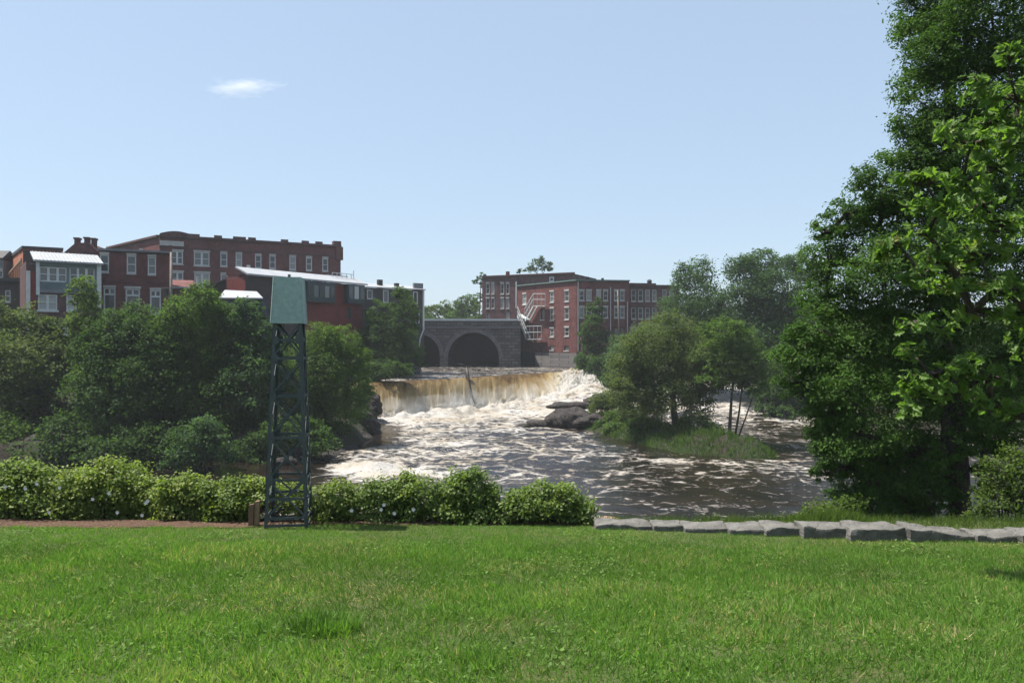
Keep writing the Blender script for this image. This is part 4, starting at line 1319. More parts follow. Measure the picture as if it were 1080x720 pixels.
tree('bank_tree', 'rounded green tree just left of the lattice tower, below the pale roofed shed', 'tree', 67, 262, [(252, 338, 24, 22), (270, 354, 20, 24), (258, 374, 28, 28), (282, 396, 20, 32), (262, 410, 32, 34), (286, 440, 28, 34)], 0.28, 'leaf_blue', 0.22, 1.6, LB)
tree('bank_tree', 'leafy tree right of the lattice tower, below the red wall', 'tree', 70, 344, [(338, 366, 22, 22), (358, 364, 20, 20), (372, 384, 17, 22), (340, 396, 30, 28), (366, 408, 22, 26), (322, 408, 24, 30), (350, 436, 30, 26), (330, 444, 26, 26), (312, 380, 18, 24)], 0.2, 'leaf_mid', 0.22, 1.6, LB)
tree('bank_tree', 'small dark tree standing between two bank trees under the utility pole', 'tree', 66, 172, [(168, 352, 18, 18), (178, 336, 14, 14), (166, 380, 24, 26), (172, 420, 30, 30)], 0.24, 'leaf_dark', 0.17, 1.5, LB)
tree('vine_covered_tree', 'dark vine covered tree climbing the front of the shingled building', 'tree', 106, 410, [(400, 332, 11, 16), (392, 346, 12, 18), (424, 320, 11, 17), (428, 340, 14, 20), (410, 352, 22, 20), (396, 368, 18, 18), (424, 366, 20, 20), (408, 380, 22, 14), (434, 380, 12, 12)], 0.33, 'leaf_dark', 0.24, 1.6)
for lab, Y, lb, mat in (
    ('dark low shrubs at the far left foot of the bank', 62, [(10, 468, 34, 20), (-20, 462, 34, 26), (30, 486, 26, 14)], 'leaf_mid'),
    ('green shrub on the far left bank just above the rose bushes', 60, [(-6, 474, 20, 14), (16, 480, 22, 12), (40, 478, 22, 12), (62, 484, 18, 10)], 'leaf_mid'),
    ('dark shrub at the foot of the bank below the slender light green tree', 60, [(70, 462, 28, 22), (90, 478, 26, 16)], 'leaf_dark'),
    ('dark shrub at the water edge below the broad dark green tree', 59, [(128, 474, 30, 20), (160, 470, 26, 22), (148, 490, 24, 10)], 'leaf_dark'),
    ('drooping shrub with pale leaf tips over the dark water left of the tower', 57, [(206, 462, 26, 20), (196, 482, 20, 14), (232, 474, 18, 14)], 'leaf_blue'),
    ('dark overhanging shrub right behind the lattice tower', 62, [(292, 462, 20, 18), (318, 458, 20, 18), (338, 466, 18, 12), (266, 474, 18, 14), (246, 482, 16, 10), (282, 484, 16, 8)], 'leaf_dark'),
    ('small green shrub on the rock ledge at the left end of the falls', 78, [(376, 424, 12, 14), (384, 410, 8, 14), (368, 442, 12, 12)], 'leaf_mid'),
    ('dark shrub hanging at the left end of the falls under the shingled building', 96, [(392, 392, 16, 10), (412, 390, 14, 8), (428, 390, 10, 6), (376, 396, 12, 14)], 'leaf_dark')):
    shrub('bank_shrub', lab, Y, lb, 0.26, mat, 1.5, 'shrubs along the left river bank')

# ---- beyond the bridge
FB = 'trees beyond the bridge'
tree('distant_tree', 'pale green bushy trees top seen low over the left part of the bridge', 'tree', 205, 462, [(456, 330, 11, 7), (468, 326, 10, 8), (476, 332, 10, 8), (448, 334, 8, 6)], 0.5, 'leaf_light', 0.3, 1.5, FB)
tree('distant_tree', 'rounded green tree behind the street lamp on the bridge', 'tree', 198, 490, [(484, 326, 10, 9), (494, 322, 10, 10), (500, 330, 10, 10), (489, 333, 12, 7), (503, 316, 6, 8)], 0.5, 'leaf_mid', 0.3, 1.5, FB)
tree('distant_tree', 'small dark treetop beside the left corner of the tall dark brick block', 'tree', 190, 505, [(507, 292, 5, 4.5), (503, 298, 5, 3), (509, 300, 4, 6)], 0.5, 'leaf_dark', 0.25, 1.3, FB, trunk_top=P(507, 296, 190))
tree('distant_tree', 'open crowned tree rising above the roof of the tall dark brick block', 'tree', 188, 566, [(557, 284, 7, 4), (566, 279, 8, 5), (576, 281, 7, 5), (570, 274, 5, 3), (581, 284, 4, 3.5), (550, 286, 4, 2.5)], 0.5, 'leaf_dark', 0.3, 0.8, FB, sdk=0.3, trunk_top=P(567, 282, 188))
for lab, Y, px, mat in (('dark bank tree seen through the larger bridge arch, left side', 183, 474, 'leaf_dark'), ('dark bank tree seen through the larger bridge arch, right side', 176, 514, 'leaf_dark'), ('dark bank tree filling the smaller bridge arch', 178, 440, 'leaf_dark')):
    tree('distant_tree', lab, 'tree', Y, px, [(px, 346, 24, 12), (px + 6, 362, 26, 14), (px - 8, 374, 24, 14), (px + 18, 376, 24, 12)], 0.6, mat, 0.3, 1.5, FB)

# ---- right of the falls
RB = 'trees along the right river bank'
tree('bank_tree', 'narrow dark green tree standing against the red mill wall', 'tree', 131, 630, [(627, 330, 9, 12), (632, 322, 6, 8), (626, 346, 13, 13), (620, 356, 9, 12), (632, 362, 12, 14), (624, 378, 14, 12)], 0.36, 'leaf_dark', 0.2, 1.6, RB)
for lab, Y, lb, mat in (
    ('dark shrub at the foot of the mill wall at the right end of the falls', 124, [(618, 384, 12, 10), (632, 390, 14, 12), (646, 384, 12, 14), (640, 402, 12, 10)], 'leaf_dark'),
    ('broad dark shrub below the brick block, above the right end of the falls', 128, [(656, 366, 14, 12), (672, 364, 14, 14), (690, 360, 16, 16), (666, 382, 16, 12), (686, 384, 18, 14)], 'leaf_dark'),
    ('bluish shrub right of the falls behind the island', 116, [(654, 376, 14, 14), (664, 392, 14, 14), (648, 398, 12, 14)], 'leaf_blue')):
    shrub('bank_shrub', lab, Y, lb, 0.36, mat, 1.6, 'shrubs at the right end of the falls')
tree('bank_tree', 'thin topped tree with bare twigs right of the brick block', 'tree', 104, 734, [(724, 292, 12, 16), (742, 286, 12, 16), (733, 310, 22, 16), (720, 322, 20, 16), (744, 326, 22, 18), (732, 346, 28, 20), (752, 350, 22, 22), (726, 372, 28, 20)], 0.32, 'leaf_blue', 0.25, 1.15, RB, sdk=0.28)
tree('bank_tree', 'tallest grey green tree behind the island, left of the big dark tree', 'tree', 98, 802, [(782, 284, 18, 15), (804, 278, 20, 14), (824, 286, 18, 15), (790, 306, 24, 18), (816, 308, 26, 20), (776, 330, 24, 20), (802, 338, 30, 22), (828, 338, 24, 24), (788, 366, 30, 24), (818, 372, 30, 24), (804, 400, 30, 18)], 0.32, 'leaf_blue', 0.32, 1.4, RB, sdk=0.22)
tree('bank_tree', 'hazy green tree half hidden behind the big dark tree', 'tree', 112, 858, [(846, 282, 14, 14), (862, 290, 18, 18), (850, 316, 20, 22), (852, 352, 22, 26), (868, 390, 30, 30), (846, 400, 20, 24)], 0.36, 'leaf_mid', 0.3, 1.5, RB)
tree('bank_tree', 'dark rounded tree overhanging the right river bank behind the island', 'tree', 90, 818, [(822, 402, 18, 18), (836, 420, 20, 20), (812, 424, 16, 18), (846, 440, 18, 14), (826, 438, 14, 10)], 0.3, 'leaf_dark', 0.22, 1.6, RB)
tree('bank_tree', 'dense bank tree far right, glimpsed past the trunk of the big dark tree', 'tree', 92, 1010, [(900, 380, 40, 34), (960, 370, 44, 36), (1020, 384, 44, 36), (1074, 360, 44, 44), (1130, 380, 44, 40), (930, 420, 40, 24), (1000, 424, 44, 24), (1070, 424, 44, 26)], 0.36, 'leaf_dark', 0.35, 1.4, RB)
tree('bank_tree', 'bank tree beyond the right edge of the view', 'tree', 88, 1230, [(1180, 370, 40, 36), (1230, 350, 44, 40), (1290, 370, 44, 40), (1340, 380, 40, 40), (1200, 410, 44, 28), (1270, 414, 44, 28), (1330, 416, 40, 28)], 0.4, 'leaf_mid', 0.35, 1.3, RB)
IS = 'trees on the river island'
tree('island_tree', 'spreading olive green tree on the island with a dark leaning trunk', 'tree', 72.5, 713, [(706, 348, 28, 17), (684, 368, 26, 20), (722, 366, 30, 20), (746, 378, 22, 20), (664, 394, 22, 20), (700, 392, 32, 22), (736, 400, 28, 20), (674, 418, 26, 17), (706, 416, 26, 18), (656, 414, 14, 14), (738, 422, 16, 13)], 0.24, 'leaf_olive', 0.38, 1.55, IS, sdk=0.22, trunk_top=P(705, 385, 73.5))
tree('island_tree', 'taller island tree on two slim leaning trunks with foam behind them', 'tree', 69, 768, [(762, 350, 20, 16), (782, 362, 22, 16), (756, 376, 22, 16), (778, 386, 26, 14), (800, 384, 18, 16), (796, 404, 16, 11), (752, 396, 16, 10)], 0.24, 'leaf_mid', 0.2, 1.45, IS, trunk_top=P(775, 395, 69.5), extra_trunks=[(0.5, 0.1, *P(784, 398, 69.3), 0.12), (0.7, 0.2, *P(796, 412, 69), 0.09)])
for lab, Y, lb, mat in (
    ('olive bush on the dark rocks at the upstream end of the island', 84, [(640, 424, 14, 12), (628, 436, 10, 9), (652, 434, 14, 12)], 'leaf_olive'),
    ('low bush under the left side of the spreading island tree', 78, [(668, 436, 14, 11), (684, 444, 14, 11), (690, 430, 14, 12)], 'leaf_olive'),
    ('dark olive bush right of the river rocks on the island', 80, [(650, 444, 14, 9), (664, 448, 12, 8), (636, 448, 9, 5)], 'leaf_mid'),
    ('low green bush covering the dark rocks on the landward side of the olive bush', 83, [(628, 444, 10, 6), (640, 450, 12, 6), (618, 440, 8, 5)], 'leaf_olive'),
    ('low green bush at the water edge left of the spreading island tree', 77, [(656, 453, 12, 6), (670, 456, 10, 6), (646, 452, 10, 6)], 'leaf_mid'),
    ('grassy low bush below the trunk of the spreading island tree', 73.5, [(684, 456, 12, 8), (700, 460, 10, 7), (676, 450, 12, 9)], 'leaf_mid'),
    ('bright green bush between the two island trees', 70, [(736, 446, 16, 14), (722, 454, 12, 10), (750, 456, 12, 10)], 'leaf_mid')):
    shrub('island_bush', lab, Y, lb, 0.2, mat, 1.6, 'bushes on the river island')

# tall grass over the island
n = 60000
ax = rng.uniform(0, 22, n); ay = rng.uniform(60, 90, n)
ih = island_h(ax, ay); kp = (ih > -0.12) & (ax > 9.0 + rng.normal(size=n)); ax, ay = ax[kp], ay[kp]
p = np.stack([ax, ay, h(ax, ay) - 0.05], 1); N = len(p)
d = np.stack([rng.normal(size=N) * 0.3, rng.normal(size=N) * 0.3, np.ones(N)], 1)
o = leaves('island_grass', p, np.stack([rng.normal(size=N), rng.normal(size=N) - 0.3, 0.2 * np.ones(N)], 1), 0.9, rng.uniform(0.2, 0.9, N), M['leaf_mid'], None, BLADE, 0.10, 0, d, (0.25 + 0.75 * fbm(ax * 0.8, ay * 0.8, 95, 3)) * rng.uniform(0.5, 1.3, N))
props(o, 'tall green grass covering the mound of the river island', None, None, 'stuff')

# ---- the big dark tree on the near bank
BT = [(1004, -40, 60, 40), (985, 12, 44, 26), (1046, 14, 50, 30), (970, 34, 28, 16), (1002, 62, 48, 28), (1056, 70, 50, 36), (976, 88, 30, 20), (1000, 118, 46, 28), (968, 132, 24, 18),
      (1050, 140, 52, 40), (958, 164, 28, 20), (994, 168, 46, 30), (928, 196, 32, 22), (974, 212, 48, 30), (1040, 212, 56, 40), (890, 226, 24, 18), (928, 240, 40, 26), (874, 244, 18, 16),
      (980, 264, 52, 34), (876, 276, 30, 24), (930, 284, 44, 30), (1050, 290, 60, 44), (872, 312, 32, 24), (916, 326, 44, 28), (972, 330, 50, 34), (862, 348, 30, 22), (904, 366, 42, 28),
      (960, 378, 50, 32), (1044, 376, 60, 40), (854, 380, 30, 20), (846, 404, 24, 16), (894, 408, 42, 26), (944, 424, 48, 30), (872, 436, 28, 18), (1010, 430, 44, 26), (1070, 440, 50, 30),
      (914, 460, 40, 24), (956, 476, 38, 26), (898, 492, 24, 16), (932, 508, 36, 22), (968, 516, 34, 22), (916, 532, 30, 14), (950, 540, 34, 14), (988, 500, 24, 20), (984, 534, 18, 14),
      (1044, 470, 30, 16), (876, 462, 26, 18), (886, 478, 26, 16), (900, 520, 24, 14), (872, 500, 16, 10), (926, 486, 34, 20), (964, 500, 30, 20), (1000, 470, 24, 20), (1120, 60, 60, 60), (1130, 200, 60, 70), (1130, 340, 60, 60), (1036, 494, 14, 10), (1040, 520, 12, 14)]
tree('big_tree', 'huge dark feathery leaved tree at the right, its trunk behind the granite blocks', 'tree', 15.2, 1015, BT, 0.078, 'leaf_big', 0.235, 1.45, None, 'bark_near',
     (np.array([[0, 0, 0], [-0.25, 0.5, 0.05], [0, 1, -0.06], [0.25, 0.5, 0.05]]), DIAMOND[1]), 0.85, 0.8, 0.5, None, 0.21, 0.45, trunk_top=(8.75, 15.6, 10.6), twigs=7, per=34, spread=0.55)

# ---- oak reaching in from the right edge
OK_L = [(1062, 62, 20, 14), (1034, 92, 16, 12), (1072, 104, 24, 18), (1012, 112, 16, 12), (1046, 128, 24, 16), (1000, 138, 18, 11), (1078, 150, 24, 20), (1024, 152, 22, 14), (996, 168, 16, 10), (1050, 176, 26, 18), (1016, 190, 20, 12),
        (956, 186, 14, 10), (976, 192, 18, 11), (1084, 206, 24, 22), (1036, 214, 26, 16), (994, 216, 20, 12), (966, 218, 14, 10), (1060, 240, 28, 18), (1016, 242, 24, 14), (978, 246, 20, 11), (948, 258, 14, 8), (930, 266, 9, 6),
        (1034, 268, 28, 16), (1086, 270, 24, 22), (994, 272, 20, 12), (970, 290, 14, 11), (1010, 298, 24, 13), (1058, 304, 28, 18), (978, 318, 16, 11), (1024, 328, 20, 12), (966, 340, 14, 10), (1086, 330, 20, 18), (994, 346, 16, 10),
        (1062, 352, 20, 12), (958, 370, 13, 9), (1012, 384, 20, 11), (982, 394, 18, 11), (1042, 396, 20, 12), (1080, 388, 20, 14), (966, 412, 16, 10), (1002, 414, 22, 12), (1046, 424, 20, 12), (956, 436, 12, 9), (984, 438, 14, 9), (1078, 438, 20, 14),
        (1110, 120, 40, 40), (1120, 240, 40, 50), (1120, 360, 40, 50), (1230, 60, 60, 60), (1240, 180, 60, 70), (1250, 300, 60, 70), (1320, 140, 50, 60), (1330, 260, 50, 60), (1170, 20, 50, 50)]
OK_L = [(a, b, c, d * 0.72) for i, (a, b, c, d) in enumerate(OK_L) if i % 5 != 3]
tree('oak_tree', 'oak tree reaching in from the right edge with bright lobed leaves', 'tree', 7.6, 1175, OK_L, 0.12, 'leaf_oak', 0.16, 0.95, None, 'bark_near', OAK, 1.0, 1.0, 0.35,
     None, 0.5, 0.1, trunk_top=(6.1, 7.7, 5.6), twigs=5, per=7, spread=1.1, limb=0.4)

# ---- near bank: weeds and shrubs behind the stones
for lab, Y, lb, mat in (
    ('light green weedy shrub behind the granite blocks left of the big dark tree', 13.4, [(872, 538, 20, 10), (856, 546, 16, 7), (896, 532, 14, 12), (840, 550, 14, 4), (888, 548, 20, 8)], 'leaf_light'),
    ('pale green shrub behind the granite blocks right of the big trunk', 13.6, [(1046, 500, 14, 18), (1070, 490, 16, 22), (1052, 530, 20, 18), (1078, 534, 18, 20), (1066, 512, 18, 14), (1036, 542, 14, 10), (1096, 510, 18, 20)], 'leaf_light')):
    shrub('bank_shrub', lab, Y, lb, 0.06, mat, 0.9, 'shrubs behind the granite blocks', None, 'shrub', sdk=0.28, per=12)
n = 22000
ax = rng.uniform(0.9, 11, n); lo_ = np.interp(ax, [1, 6.5, 11], [10.85, 10.15, 9.7]); ay = lo_ + (12.6 - lo_) * rng.uniform(0, 1, n)
p = np.stack([ax, ay, h(ax, ay) - 0.01], 1)
ht = 0.06 + 0.22 * fbm(ax * 1.3, ay * 1.3, 91, 3) ** 1.5 * sm(0, 0.6, ay - lo_)
d = np.stack([rng.normal(size=n) * 0.35, rng.normal(size=n) * 0.35, np.ones(n)], 1)
o = leaves('bank_grass', p, np.stack([rng.normal(size=n), rng.normal(size=n), 0.2 * np.ones(n)], 1), 0.2, rng.uniform(0.1, 0.95, n), M['leaf_light'], None, BLADE, 0.05, 0, d, ht * 1.6)
props(o, 'rough grass on top of the bank behind the granite blocks', None, None, 'stuff')

# ---- rose bushes along the lawn
RG = 'rose bushes along the lawn edge'
roses = [
    ('pale flowered rose bush cut off by the left edge of the view', 11.5, [(-14, 528, 26, 24), (12, 516, 26, 26), (36, 522, 26, 26), (20, 538, 30, 14), (50, 536, 18, 16), (4, 500, 14, 12), (28, 496, 14, 9)], 'leaf_rose', [(6, 513), (27, 515), (52, 540)]),
    ('tallest and widest rose bush left of the stakes, dotted with white blossoms', 11.6, [(84, 524, 26, 26), (108, 508, 26, 20), (130, 510, 26, 22), (96, 534, 32, 18), (128, 534, 30, 18), (152, 524, 18, 22), (70, 532, 14, 18), (112, 494, 14, 9), (142, 540, 18, 12)], 'leaf_rose', [(115, 520), (124, 540), (63, 514), (156, 528), (150, 543), (98, 526), (39, 510)]),
    ('yellowish rose bush between the widest bush and the stakes', 11.4, [(182, 522, 18, 18), (200, 514, 18, 16), (184, 538, 18, 12), (208, 530, 20, 18), (174, 512, 9, 8)], 'leaf_rose', [(154, 530)]),
    ('low spreading rose bush behind the two wooden stakes', 11.3, [(222, 528, 18, 18), (244, 526, 20, 18), (264, 524, 16, 18), (232, 543, 24, 9), (256, 540, 16, 12), (286, 522, 16, 16), (308, 530, 16, 18)], 'leaf_rose', []),
    ('compact rose bush just right of the lattice tower', 11.3, [(340, 532, 16, 20), (360, 526, 18, 18), (378, 536, 14, 18), (352, 545, 20, 10)], 'leaf_rose', [(371, 538)]),
    ('rounded rose bush with white blossoms in front of the foam patch', 11.2, [(400, 524, 20, 20), (424, 518, 20, 18), (446, 524, 18, 20), (410, 542, 26, 14), (440, 543, 24, 14), (428, 508, 9, 7)], 'leaf_rose_dark', [(416, 541), (405, 532), (436, 537), (402, 537)]),
    ('tall rounded rose bush in the middle of the lawn edge', 11.2, [(478, 520, 20, 20), (498, 516, 20, 18), (512, 530, 16, 20), (476, 540, 20, 16), (500, 543, 24, 14), (488, 506, 10, 8)], 'leaf_rose_dark', []),
    ('last rose bush at the right end of the row, beside the stone kerb', 11.1, [(548, 536, 20, 18), (570, 526, 20, 16), (592, 528, 20, 16), (608, 540, 18, 16), (560, 546, 24, 12), (588, 547, 26, 12), (536, 544, 14, 12), (580, 517, 10, 6)], 'leaf_rose_dark', [])]
for lab, Y, lb, mat, fl_ in roses:
    t, pts = shrub('rose_bush', lab, Y, lb, 0.052, mat, 1.75, RG, None, 'rose bush', sdk=0.2, per=12, shell=0.45)
    for (px, py) in fl_:
        # a blossom on the camera-facing skin of the nearest lobe
        mb = MB()
        c = np.array(P(px, py, Y - 0.48)) - np.array(t.location)
        for k in range(5):
            a = 2 * math.pi * k / 5 + px
            for j in range(1):
                e1 = np.array((math.cos(a), -0.35, math.sin(a))); e2 = np.array((math.cos(a + 0.65), -0.25, math.sin(a + 0.65))); e0 = np.array((math.cos(a - 0.65), -0.25, math.sin(a - 0.65)))
                mb.add([c, c + 0.02 * e0, c + 0.032 * e1, c + 0.02 * e2], [(0, 1, 2, 3)])
        mb.build('blossom', M['petal'], t)

# ------------------------------------------------------------------ lattice tower
tx, ty = -3.15, 10.86
tz = hz(tx, ty)
t = empty('lattice_tower', (tx, ty, tz), 'slim steel lattice tower with a teal tapered cap standing at the lawn edge', 'lattice tower')
t.rotation_euler = (0, 0, math.radians(8))
H0, H1, H2 = -0.02, float(P(0, 340.5, 10.6)[2] - tz), float(P(0, 291.5, 10.6)[2] - tz)
wb, wt = 0.295, 0.195                                 # half widths at the ground and under the cap
hw = lambda z: wb + (wt - wb) * z / H1
C4 = ((-1, -1), (1, -1), (1, 1), (-1, 1))
for sx_, sy_ in C4:
    mb = MB()                                         # angle-iron leg: two flanges
    for ax_, ay_ in ((0.046, 0.007), (0.007, 0.046)):
        v = []
        for z in (H0, H1 + 0.1):
            w = hw(z); x, y = sx_ * w, sy_ * w
            v += [(x, y, z), (x - sx_ * ax_, y, z), (x - sx_ * ax_, y - sy_ * ay_, z), (x, y - sy_ * ay_, z)]
        mb.add(v, [(0, 3, 2, 1), (4, 5, 6, 7), (0, 1, 5, 4), (1, 2, 6, 5), (2, 3, 7, 6), (3, 0, 4, 7)])
    mb.build('leg', M['tower_steel'], t)
pz = lambda py: float(P(0, py, 10.6)[2] - tz)
lev = [0.07, 0.17, pz(506), pz(461.5), pz(418), pz(378), H1 + 0.02]
mids = [0.5 * (lev[2] + 0.17), 0.5 * (lev[5] + lev[6])]
rods = MB()
for i, z in enumerate(lev + mids):
    w = hw(z)
    mb = MB()
    for (a, b) in zip(C4, C4[1:] + C4[:1]):
        mb.bar((a[0] * w * 0.99, a[1] * w * 0.99, z), (b[0] * w * 0.99, b[1] * w * 0.99, z), 0.010, 0.034)
    if 0.5 < z < H1:
        for a in C4:
            mb.box(a[0] * (w + 0.004) - 0.002, a[0] * (w + 0.004) + 0.002, min(a[1] * w, a[1] * (w - 0.09)), max(a[1] * w, a[1] * (w - 0.09)), z - 0.055, z + 0.055)
            mb.box(min(a[0] * w, a[0] * (w - 0.09)), max(a[0] * w, a[0] * (w - 0.09)), a[1] * (w + 0.004) - 0.002, a[1] * (w + 0.004) + 0.002, z - 0.055, z + 0.055)
    mb.build('girt', M['tower_steel'], t)
for z0, z1 in ((0.17, lev[2]), (lev[2], lev[3]), (lev[3], lev[4]), (lev[4], lev[5]), (lev[5], lev[6])):
    for k, (a, b) in enumerate(zip(C4, C4[1:] + C4[:1])):
        mb = MB()
        nx, ny = (a[0] + b[0]) / 2, (a[1] + b[1]) / 2
        for j, (p_, q_) in enumerate(((a, b), (b, a))):
            i0, i1 = hw(z0) - 0.004 - 0.012 * j, hw(z1) - 0.004 - 0.012 * j
            mb.bar((p_[0] * i0, p_[1] * i0, z0), (q_[0] * i1, q_[1] * i1, z1), 0.008, 0.024)
        mb.box(nx * hw((z0 + z1) / 2) - 0.03 * abs(ny) - 0.006, nx * hw((z0 + z1) / 2) + 0.03 * abs(ny) + 0.006, ny * hw((z0 + z1) / 2) - 0.03 * abs(nx) - 0.006, ny * hw((z0 + z1) / 2) + 0.03 * abs(nx) + 0.006, (z0 + z1) / 2 - 0.03, (z0 + z1) / 2 + 0.03)
        mb.build('cross_brace', M['tower_steel'], t)
c0, c1 = 0.217, 0.184
def frustum(a, za, b, zb, mb):
    return mb.add([(s * a, r * a, za) for s, r in C4] + [(s * b, r * b, zb) for s, r in C4], [(0, 1, 5, 4), (1, 2, 6, 5), (2, 3, 7, 6), (3, 0, 4, 7), (4, 5, 6, 7), (3, 2, 1, 0)])
cap = frustum(c0, H1, c1, H2, MB()).build('cap', M['tower_cap'], t)
frustum(c0 + 0.006, H1 - 0.004, c0 + 0.004, H1 + 0.022, MB()).build('cap_rim', M['tower_cap'], cap)
mb = MB()
for s, r in C4:
    mb.bar((s * (c0 + 0.001), r * (c0 + 0.001), H1 + 0.02), (s * (c1 + 0.001), r * (c1 + 0.001), H2 - 0.002), 0.012)
mb.build('cap_seam', M['tower_cap'], cap)
MB().tube([(0.0, 0.0, H2), (0.0, 0.0, H2 + 0.05)], 0.02, 8).build('cap_finial', M['tower_steel'], cap)

# stakes
for px, top, mat, lab, dx, Y in ((264.8, 531, 'stake_dark', 'brown wooden stake next to the lattice tower, the left one of the pair', 0.01, 10.75), (270.2, 527.5, 'stake', 'pale tan wooden stake nearest the leg of the lattice tower', 0.02, 10.8)):
    b = P(px, 550, Y); zb = hz(b[0], Y); top_z = P(px, top, Y)[2]
    mb = MB().add([(-.034, -.03, -.05), (.034, -.03, -.05), (.034, .03, -.05), (-.034, .03, -.05), (-.032 + dx, -.028, top_z - zb - 0.012), (.032 + dx, -.028, top_z - zb), (.032 + dx, .028, top_z - zb), (-.032 + dx, .028, top_z - zb - 0.012)],
                  [(0, 3, 2, 1), (4, 5, 6, 7), (0, 1, 5, 4), (1, 2, 6, 5), (2, 3, 7, 6), (3, 0, 4, 7)])
    o = mb.build('wooden_stake', M[mat]); o.location = (b[0], Y, zb); props(o, lab, 'stake', 'wooden stakes by the lattice tower')


# ------------------------------------------------------------------ rocks and stone blocks
def blob(name, dims, mat, label, cat, loc, rot=0.0, seed=0, rough=0.28, group=None, cuts=4, boxy=0.0, freq=1.6):
    bm_ = bpy.data.meshes.new(name)
    import bmesh
    b = bmesh.new()
    if boxy:
        bmesh.ops.create_cube(b, size=1.0)
        bmesh.ops.subdivide_edges(b, edges=b.edges, cuts=9, use_grid_fill=True)
    else:
        bmesh.ops.create_icosphere(b, subdivisions=cuts, radius=0.5)
    co = np.array([v.co[:] for v in b.verts])
    q = co * np.array(dims)
    s = max(dims) if not boxy else 1.0
    f1 = freq / s
    nz = (fbm(q[:, 0] * f1 * 2 + q[:, 2] * f1 * 1.3, q[:, 1] * f1 * 2 - q[:, 2] * f1, seed, 4) - 0.5)
    nz2 = (vnoise(q[:, 0] * f1 * 3 + seed, q[:, 1] * f1 * 3 + q[:, 2] * 4 * f1, seed + 5) - 0.5)
    if boxy:
        amp = rough * np.array((dims[0] * 0.06, dims[1] * 0.12, dims[2] * 0.75))
        top = (co[:, 2] > 0.3)
        q[:, 2] += top * (nz * amp[2] * 1.3 + nz2 * amp[2] * 0.4)
        q[:, 1] += (nz2 * amp[1] * 1.2 + nz * amp[1]); q[:, 0] += nz2 * amp[0] * 2
        e = np.sum(np.abs(co) > 0.49, 1)                       # wear the edges and corners
        q *= (1 - 0.018 * (e - 1).clip(0))[:, None]
    else:
        q = q * (1 + rough * 2.2 * nz + rough * 0.9 * nz2)[:, None]
    for v, c in zip(b.verts, q): v.co = c
    b.to_mesh(bm_); b.free()
    o = link(name, bm_, mat); o.location = loc; o.rotation_euler = (0, 0, rot)
    return props(o, label, cat, group)


GB = 'granite blocks edging the lawn'
stones = [(628, 689, 552.0, 558.5, 'flattest pale slab at the left end of the row of granite blocks'), (690, 722, 551.2, 560.0, 'worn low granite block after the flat pale slab'),
          (722.5, 769.5, 550.8, 561.5, 'long even topped granite block, third along from the last rose bush'), (770.5, 808, 552.4, 563.5, 'rough cracked granite block with a notched top in the middle of the row'),
          (809, 847.5, 551.4, 565.0, 'smaller square granite block in front of the weedy shrub'), (848.5, 897.5, 551.2, 567.5, 'smooth topped granite block left of the biggest hump backed one'),
          (898.5, 958.5, 552.5, 570.0, 'biggest hump backed granite block under the big dark tree'), (960.5, 1030.5, 553.2, 571.5, 'long granite block sloping down to the right, before the big trunk'),
          (1031.5, 1078, 560.0, 572.5, 'low granite block right of the big trunk, second from the right end'), (1079, 1140, 559, 574, 'granite block at the right end of the row')]
for i, (a, b, tp, bt, lab) in enumerate(stones):
    m = (a + b) / 2
    Y = 1.6 / ((bt - 360) / F - 0.092)
    k = Y / F
    Y = min(Y, 10.9)
    w = (b - a) * k; hh = max(4.5, bt - tp - 5.5) * k + 0.08
    sl = -math.atan2((stones[min(i + 1, 9)][3] - stones[max(i - 1, 0)][3]) * 1.0, 60) * 0.55
    o = blob('granite_block', (w * 0.995, 0.40, hh), M['granite'], lab, 'stone block', ((m - 540) * k, Y + 0.2, EYE - (bt - 360) * k + hh / 2 - 0.08), sl, 100 + i * 7, 0.42, GB, boxy=1.0, freq=2.2)
    if i == 6:
        me = o.data
        for v in me.vertices:
            if v.co.z > 0: v.co.z += 0.012 * math.exp(-((v.co.x - 0.12) / 0.2) ** 2)
    if i == 7:
        for v in o.data.vertices:
            if v.co.z > 0: v.co.z -= 0.11 * (v.co.x + 0.3)

RR = 'dark rocks in the river'
for i, (px, py, Y, dims, lab, sub) in enumerate((
    (601, 443, 83.5, (5.4, 3.0, 2.6), 'largest wet dark rock at the upstream end of the island', 0), (570, 447, 84, (2.9, 1.6, 0.9), 'low flat wet rock at the left tip of the island', 0),
    (622, 445, 82, (3.6, 2.4, 1.7), 'rounded dark rock at the foot of the olive bush', 0), (604, 428, 97, (8.6, 2.2, 1.3), 'long dark rock ledge lying across the foam right of the falls', 0),
    (634, 423, 99, (5.4, 3, 1.9), 'dark rock at the landward end of the long ledge', 0), (553, 450, 83, (1.3, 0.8, 0.5), 'smallest wet rock left of the low flat one', 0))):
    c = P(px, py, Y)
    blob('river_rock', dims, M['river_rock'], lab, 'rock', (c[0], Y, c[2]), 0.2 * i - 0.3, 200 + 3 * i, 0.3, RR, 5)
LR = 'rocks on the left bank'
